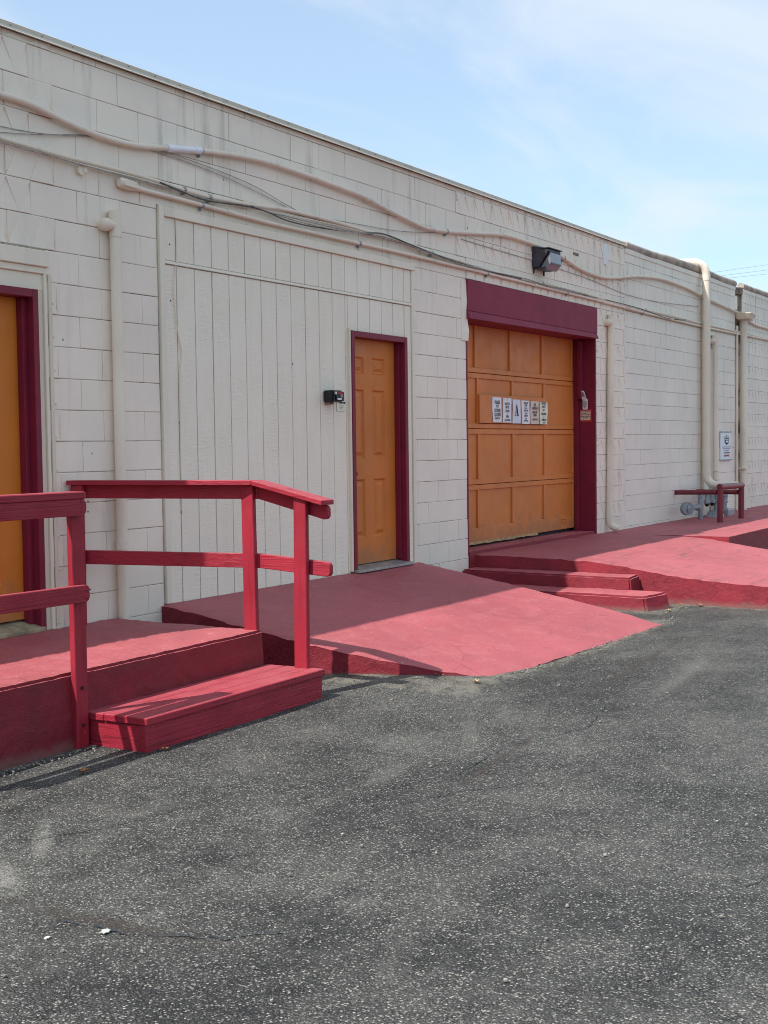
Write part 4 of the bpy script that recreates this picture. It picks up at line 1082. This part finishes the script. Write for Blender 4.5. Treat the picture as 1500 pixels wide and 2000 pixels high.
pz_ = lin([(-.36, .462), (-.2, .445), (0, .405), (.9, .398), (1.25, .390), (1.5, .370), (2.1, .272), (2.58, .232), (3.05, .214), (3.6, .165), (4.4, .06), (4.8, .0)])
pz = lambda t: sum(pz_(t + d) for d in (-.3, -.2, -.1, 0, .1, .2, .3)) / 7 if t > .3 else pz_(t)
plat = thing("loading_platform", (15, -1, 0), "long red platform with a driveway apron in front of the garage door", "platform")
surface("driveway_apron", M['red_drive'], lambda y: 11.93 + .006 * math.sin(y * 5), lambda y: 15.338 if y > -1.6 else 15.32, -.0, lambda u: -4.8, lambda x, y: pz(-y), 60, 96, -.08, plat, .012, .005, 8)
MB().box(11.80, 15.21, .0, .36, .2, .44).build("garage_sill", M['red_drive'], plat)
rough("platform_walk", [(15.335, -1.675, -.06), (30, -1.675, -.06), (30, -.004, -.06), (15.335, -.004, -.06), (15.335, -1.665, .402), (30, -1.665, .40), (30, -.004, .40), (15.335, -.004, .402)], M['red_drive'], plat, .12, .003, .004, seed=11)
stp = thing("concrete_steps", (11.6, -1, 0), "two red concrete steps between the ramp and the garage platform", "steps")
rough("step", [(11.60, -1.83, -.06), (11.915, -1.83, -.06), (11.915, -.004, -.06), (11.60, -.004, -.06), (11.625, -1.795, .262), (11.915, -1.775, .268), (11.915, -.004, .275), (11.625, -.004, .275)], M['red_conc'], stp, .05, .006, .016, seed=21)
rough("step", [(11.285, -2.09, -.06), (11.605, -2.22, -.06), (11.605, -.004, -.06), (11.285, -.004, -.06), (11.305, -2.05, .128), (11.62, -2.165, .150), (11.62, -.004, .150), (11.305, -.004, .142)], M['red_conc'], stp, .05, .007, .018, seed=24)

# ------------------------------------------------------------------ wooden step
ws = thing("wooden_step", (5.75, -1.5, 0), "low red wooden plank step in front of the landing", "step")
for i, (y0, y1, z1) in enumerate([(-1.424, -1.285, .172), (-1.565, -1.428, .174), (-1.722, -1.569, .176)]):
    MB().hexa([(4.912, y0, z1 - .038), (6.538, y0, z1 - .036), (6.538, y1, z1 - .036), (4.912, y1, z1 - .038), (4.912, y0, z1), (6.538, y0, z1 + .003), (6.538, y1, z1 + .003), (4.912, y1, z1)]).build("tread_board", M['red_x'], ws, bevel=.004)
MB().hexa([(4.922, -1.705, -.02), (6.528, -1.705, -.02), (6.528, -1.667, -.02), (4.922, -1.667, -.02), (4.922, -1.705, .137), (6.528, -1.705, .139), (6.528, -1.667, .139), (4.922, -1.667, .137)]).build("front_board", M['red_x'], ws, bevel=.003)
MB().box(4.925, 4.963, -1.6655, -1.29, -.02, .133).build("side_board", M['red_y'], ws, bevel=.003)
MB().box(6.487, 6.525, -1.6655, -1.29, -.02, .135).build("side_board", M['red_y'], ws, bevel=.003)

# ------------------------------------------------------------------ railings
def rounded_board(x0, x1, z0, z1, r, k=5):
    """outline in xz of a board whose +x end has rounded corners"""
    pts = [(x0, z0)]
    for i in range(k + 1):
        a = -math.pi / 2 + (math.pi / 2) * i / k; pts.append((x1 - r + r * math.cos(a), z0 + r + r * math.sin(a)))
    for i in range(k + 1):
        a = (math.pi / 2) * i / k; pts.append((x1 - r + r * math.cos(a), z1 - r + r * math.sin(a)))
    pts.append((x0, z1)); return pts
nr = thing("wooden_railing", (4.5, -1.33, 0), "near red wooden railing along the front edge of the landing", "railing")
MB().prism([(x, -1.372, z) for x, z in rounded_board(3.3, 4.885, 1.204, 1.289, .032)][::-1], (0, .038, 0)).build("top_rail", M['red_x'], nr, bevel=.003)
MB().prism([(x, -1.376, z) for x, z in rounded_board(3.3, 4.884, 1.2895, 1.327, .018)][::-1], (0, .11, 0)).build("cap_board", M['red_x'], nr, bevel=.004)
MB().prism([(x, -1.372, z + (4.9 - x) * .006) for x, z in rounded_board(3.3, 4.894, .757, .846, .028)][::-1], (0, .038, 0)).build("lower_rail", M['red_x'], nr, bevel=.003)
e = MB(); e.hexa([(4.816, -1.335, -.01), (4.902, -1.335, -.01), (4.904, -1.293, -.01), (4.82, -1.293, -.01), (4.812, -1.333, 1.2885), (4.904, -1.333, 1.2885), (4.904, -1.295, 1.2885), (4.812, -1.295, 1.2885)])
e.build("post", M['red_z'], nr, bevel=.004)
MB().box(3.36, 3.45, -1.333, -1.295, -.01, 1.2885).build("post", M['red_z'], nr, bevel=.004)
MB().tube([(4.858, -1.334, .31), (4.858, -1.341, .31)], .010, 8).build("bolt", M['black_plastic'], nr)
MB().tube([(4.86, -1.334, .115), (4.86, -1.341, .115)], .009, 8).build("bolt", M['black_plastic'], nr)
e = MB()
for (x, z) in [(4.845, 1.275), (4.845, 1.222), (4.895, 1.275), (4.893, 1.222), (4.87, .815), (4.87, .775), (4.895, .82)]: e.tube([(x, -1.3715, z), (x, -1.3735, z)], .0045, 6)
tag(e.build("nail_head", M['black_plastic'], nr), kind='stuff')

fr = thing("wooden_railing", (6.45, -.9, .39), "far red wooden railing running out from the wall and bending down over the step", "railing")
def xl(y): return 6.525 + (y + 1.25) * -.29 if y > -1.25 else 6.525 + (y + 1.25) * -.0   # line of the posts' outer side
def board(y0, z0, y1, z1, xoff, thick, hgt, name, mat, rnd=False):
    xa0, xa1 = xl(y0) + xoff, xl(y1) + xoff
    if rnd:
        r_ = .028; k = 5; prof = [(y0, z0)]
        dy = -1.0; sl = (z1 - z0) / (y0 - y1)
        for i in range(k + 1):
            a = -math.pi / 2 + (math.pi / 2) * i / k; prof.append((y1 + r_ - r_ * math.cos(a), z1 + r_ + r_ * math.sin(a)))
        for i in range(k + 1):
            a = (math.pi / 2) * i / k; prof.append((y1 + r_ - r_ * math.cos(a), z1 + hgt - r_ + r_ * math.sin(a)))
        prof.append((y0, z0 + hgt))
        MB().prism([(xl(y) + xoff, y, z) for y, z in prof], (thick, 0, 0)).build(name, mat, fr, bevel=.003)
    else:
        MB().hexa([(xa1, y1, z1), (xa1 + thick, y1, z1), (xa0 + thick, y0, z0), (xa0, y0, z0), (xa1, y1, z1 + hgt), (xa1 + thick, y1, z1 + hgt), (xa0 + thick, y0, z0 + hgt), (xa0, y0, z0 + hgt)]).build(name, mat, fr, bevel=.003)
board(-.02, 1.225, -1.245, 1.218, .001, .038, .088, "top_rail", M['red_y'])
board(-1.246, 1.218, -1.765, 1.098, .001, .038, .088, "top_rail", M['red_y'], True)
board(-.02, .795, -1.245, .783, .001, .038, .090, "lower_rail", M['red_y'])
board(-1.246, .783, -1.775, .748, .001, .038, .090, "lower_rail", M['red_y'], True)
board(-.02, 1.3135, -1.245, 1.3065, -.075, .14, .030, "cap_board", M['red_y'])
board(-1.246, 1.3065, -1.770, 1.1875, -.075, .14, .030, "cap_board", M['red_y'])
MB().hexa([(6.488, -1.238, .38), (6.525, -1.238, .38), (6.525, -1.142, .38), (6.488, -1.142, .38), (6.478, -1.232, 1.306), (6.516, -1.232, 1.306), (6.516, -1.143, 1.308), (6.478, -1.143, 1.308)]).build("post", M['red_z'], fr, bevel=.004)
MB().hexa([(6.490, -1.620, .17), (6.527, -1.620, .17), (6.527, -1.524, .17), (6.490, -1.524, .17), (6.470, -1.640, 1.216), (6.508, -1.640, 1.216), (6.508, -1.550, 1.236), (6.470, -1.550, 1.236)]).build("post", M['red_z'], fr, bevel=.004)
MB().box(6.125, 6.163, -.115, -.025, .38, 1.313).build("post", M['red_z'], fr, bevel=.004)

# ------------------------------------------------------------------ small things on the asphalt
def leaf(x, y, s, a, mat, lab, z=.004):
    pts = []
    for i in range(12):
        t = 2 * math.pi * i / 12; rr = s * (.55 + .45 * abs(math.cos(2 * t + .4))) * (1.5 if i in (0, 6) else 1)
        pts.append((x + rr * math.cos(t + a), y + .6 * rr * math.sin(t + a)))
    top = [(p[0], p[1], z + .006 + .35 * s * abs(math.sin(i * 1.3))) for i, p in enumerate(pts)]
    mb = MB().add(top + [(x, y, z + .004)], [(i, (i + 1) % 12, 12) for i in range(12)])
    mb.add([(p[0], p[1], p[2] - .0015) for p in top] + [(x, y, z + .0025)], [((i + 1) % 12, i, 12) for i in range(12)])
    tag(mb.build("dry_leaf", M[mat]), lab, "leaf", "dry leaves on the ground")
leaf(4.463, -1.725, .034, .4, 'leaf', "curled brown leaf on the asphalt left of the wooden step")
leaf(11.36, -2.26, .040, 1.0, 'leaf_pale', "tan leaf at the corner of the lower concrete step")
leaf(11.80, -2.23, .035, 2.0, 'leaf_pale', "tan leaf against the driveway wall beside the steps")
leaf(7.28, -2.38, .030, 1.4, 'leaf_pale', "small tan leaf at the left toe of the ramp", .03)
leaf(5.0, -1.76, .022, 2.2, 'leaf', "small brown leaf at the front corner of the wooden step")
leaf(11.86, -2.40, .042, .2, 'leaf_pale', "pale leaf farther out along the driveway wall")
def splat(x, y, s, lab, seed):
    rn = random.Random(seed); pts = []
    for i in range(16):
        t = 2 * math.pi * i / 16; rr = s * rn.uniform(.55, 1.25); pts.append((x + rr * math.cos(t) * 1.2, y + rr * math.sin(t) * .8))
    mb = MB().prism([(a, b_, .001) for a, b_ in pts], (0, 0, .003))
    tag(mb.build("paint_splash", M['spill']), lab, "paint splash", "dried paint on the asphalt")
splat(3.0, -3.236, .019, "white dried paint splash on the asphalt at lower left", 3)
splat(2.868, -3.115, .010, "tiny white paint dot left of the larger splash", 5)
e = MB(); rn = random.Random(12)
for i in range(900):
    if i < 330: x, y = rn.uniform(7.5, 11.0), -2.41 - abs(rn.gauss(0, .07)); 
    elif i < 380: x, y = rn.uniform(6.6, 7.5), -1.3 - rn.random() * 1.0
    elif i < 470: x, y = rn.uniform(11.2, 11.9), -2.25 - abs(rn.gauss(0, .06))
    elif i < 570: x, y = rn.uniform(4.2, 4.95), -1.36 - abs(rn.gauss(0, .06))
    else: x, y = rn.uniform(2.4, 10), rn.uniform(-5.8, -2.5)
    r_ = rn.uniform(.003, .008); e.ball((x, y, rise(x, y) + r_ * .6), r_, 6, (1, rn.uniform(.7, 1.2), .7))
tag(e.build("loose_gravel", M['pebble']), kind='stuff')

# ------------------------------------------------------------------ power lines beyond the roof
for a0, b0, lab in [((59.64, 12.15, 9.38), (61.07, 9.81, 9.73), "highest thin power line in the sky beyond the roof"),
                    ((59.63, 12.14, 9.18), (61.06, 9.81, 9.49), "middle thin power line in the sky beyond the roof"),
                    ((59.62, 12.14, 9.05), (61.05, 9.80, 9.30), "lowest thin power line in the sky beyond the roof")]:
    a, b_ = Vector(a0), Vector(b0); d = b_ - a
    pts = [a + d * t - Vector((0, 0, .0015 * (t - .5) ** 2)) for t in range(-8, 15)]
    tag(MB().tube(pts, .0055, 5).build("power_line", M['wire']), lab, "power line", "power lines beyond the roof")

# cracks in the paving
e = MB(); rn = random.Random(4)
def crack(pts, w):
    P = []
    for (x0, y0), (x1, y1) in zip(pts, pts[1:]):
        k = max(2, int(math.hypot(x1 - x0, y1 - y0) / .03))
        P += [(x0 + (x1 - x0) * t / k, y0 + (y1 - y0) * t / k) for t in range(k)]
    P = [(x + rn.gauss(0, .006), y + rn.gauss(0, .006)) for x, y in P]
    for (p, q) in zip(P, P[1:]):
        d = Vector((q[0] - p[0], q[1] - p[1], 0)); n_ = Vector((-d.y, d.x, 0)).normalized() * w * rn.uniform(.3, 1)
        e.add([(p[0] - n_.x, p[1] - n_.y, .003), (q[0] - n_.x, q[1] - n_.y, .003), (q[0] + n_.x, q[1] + n_.y, .0032), (p[0] + n_.x, p[1] + n_.y, .0032)], [(0, 1, 2, 3)])
crack([(4.6, -3.28), (5.0, -3.42), (5.25, -3.62), (5.42, -3.66)], .0035); crack([(5.3, -3.3), (5.9, -3.25), (6.5, -3.45), (7.2, -3.30)], .004)
crack([(3.0, -3.05), (3.02, -3.3), (3.15, -3.6), (3.3, -3.75)], .004); crack([(3.6, -2.3), (3.9, -2.45), (4.3, -2.55)], .003)
crack([(7.6, -4.6), (8.4, -4.2), (9.4, -4.0)], .004); crack([(4.4, -4.9), (4.9, -5.0), (5.2, -5.25)], .003)
tag(e.build("paving_crack", M['ink']), kind='stuff')
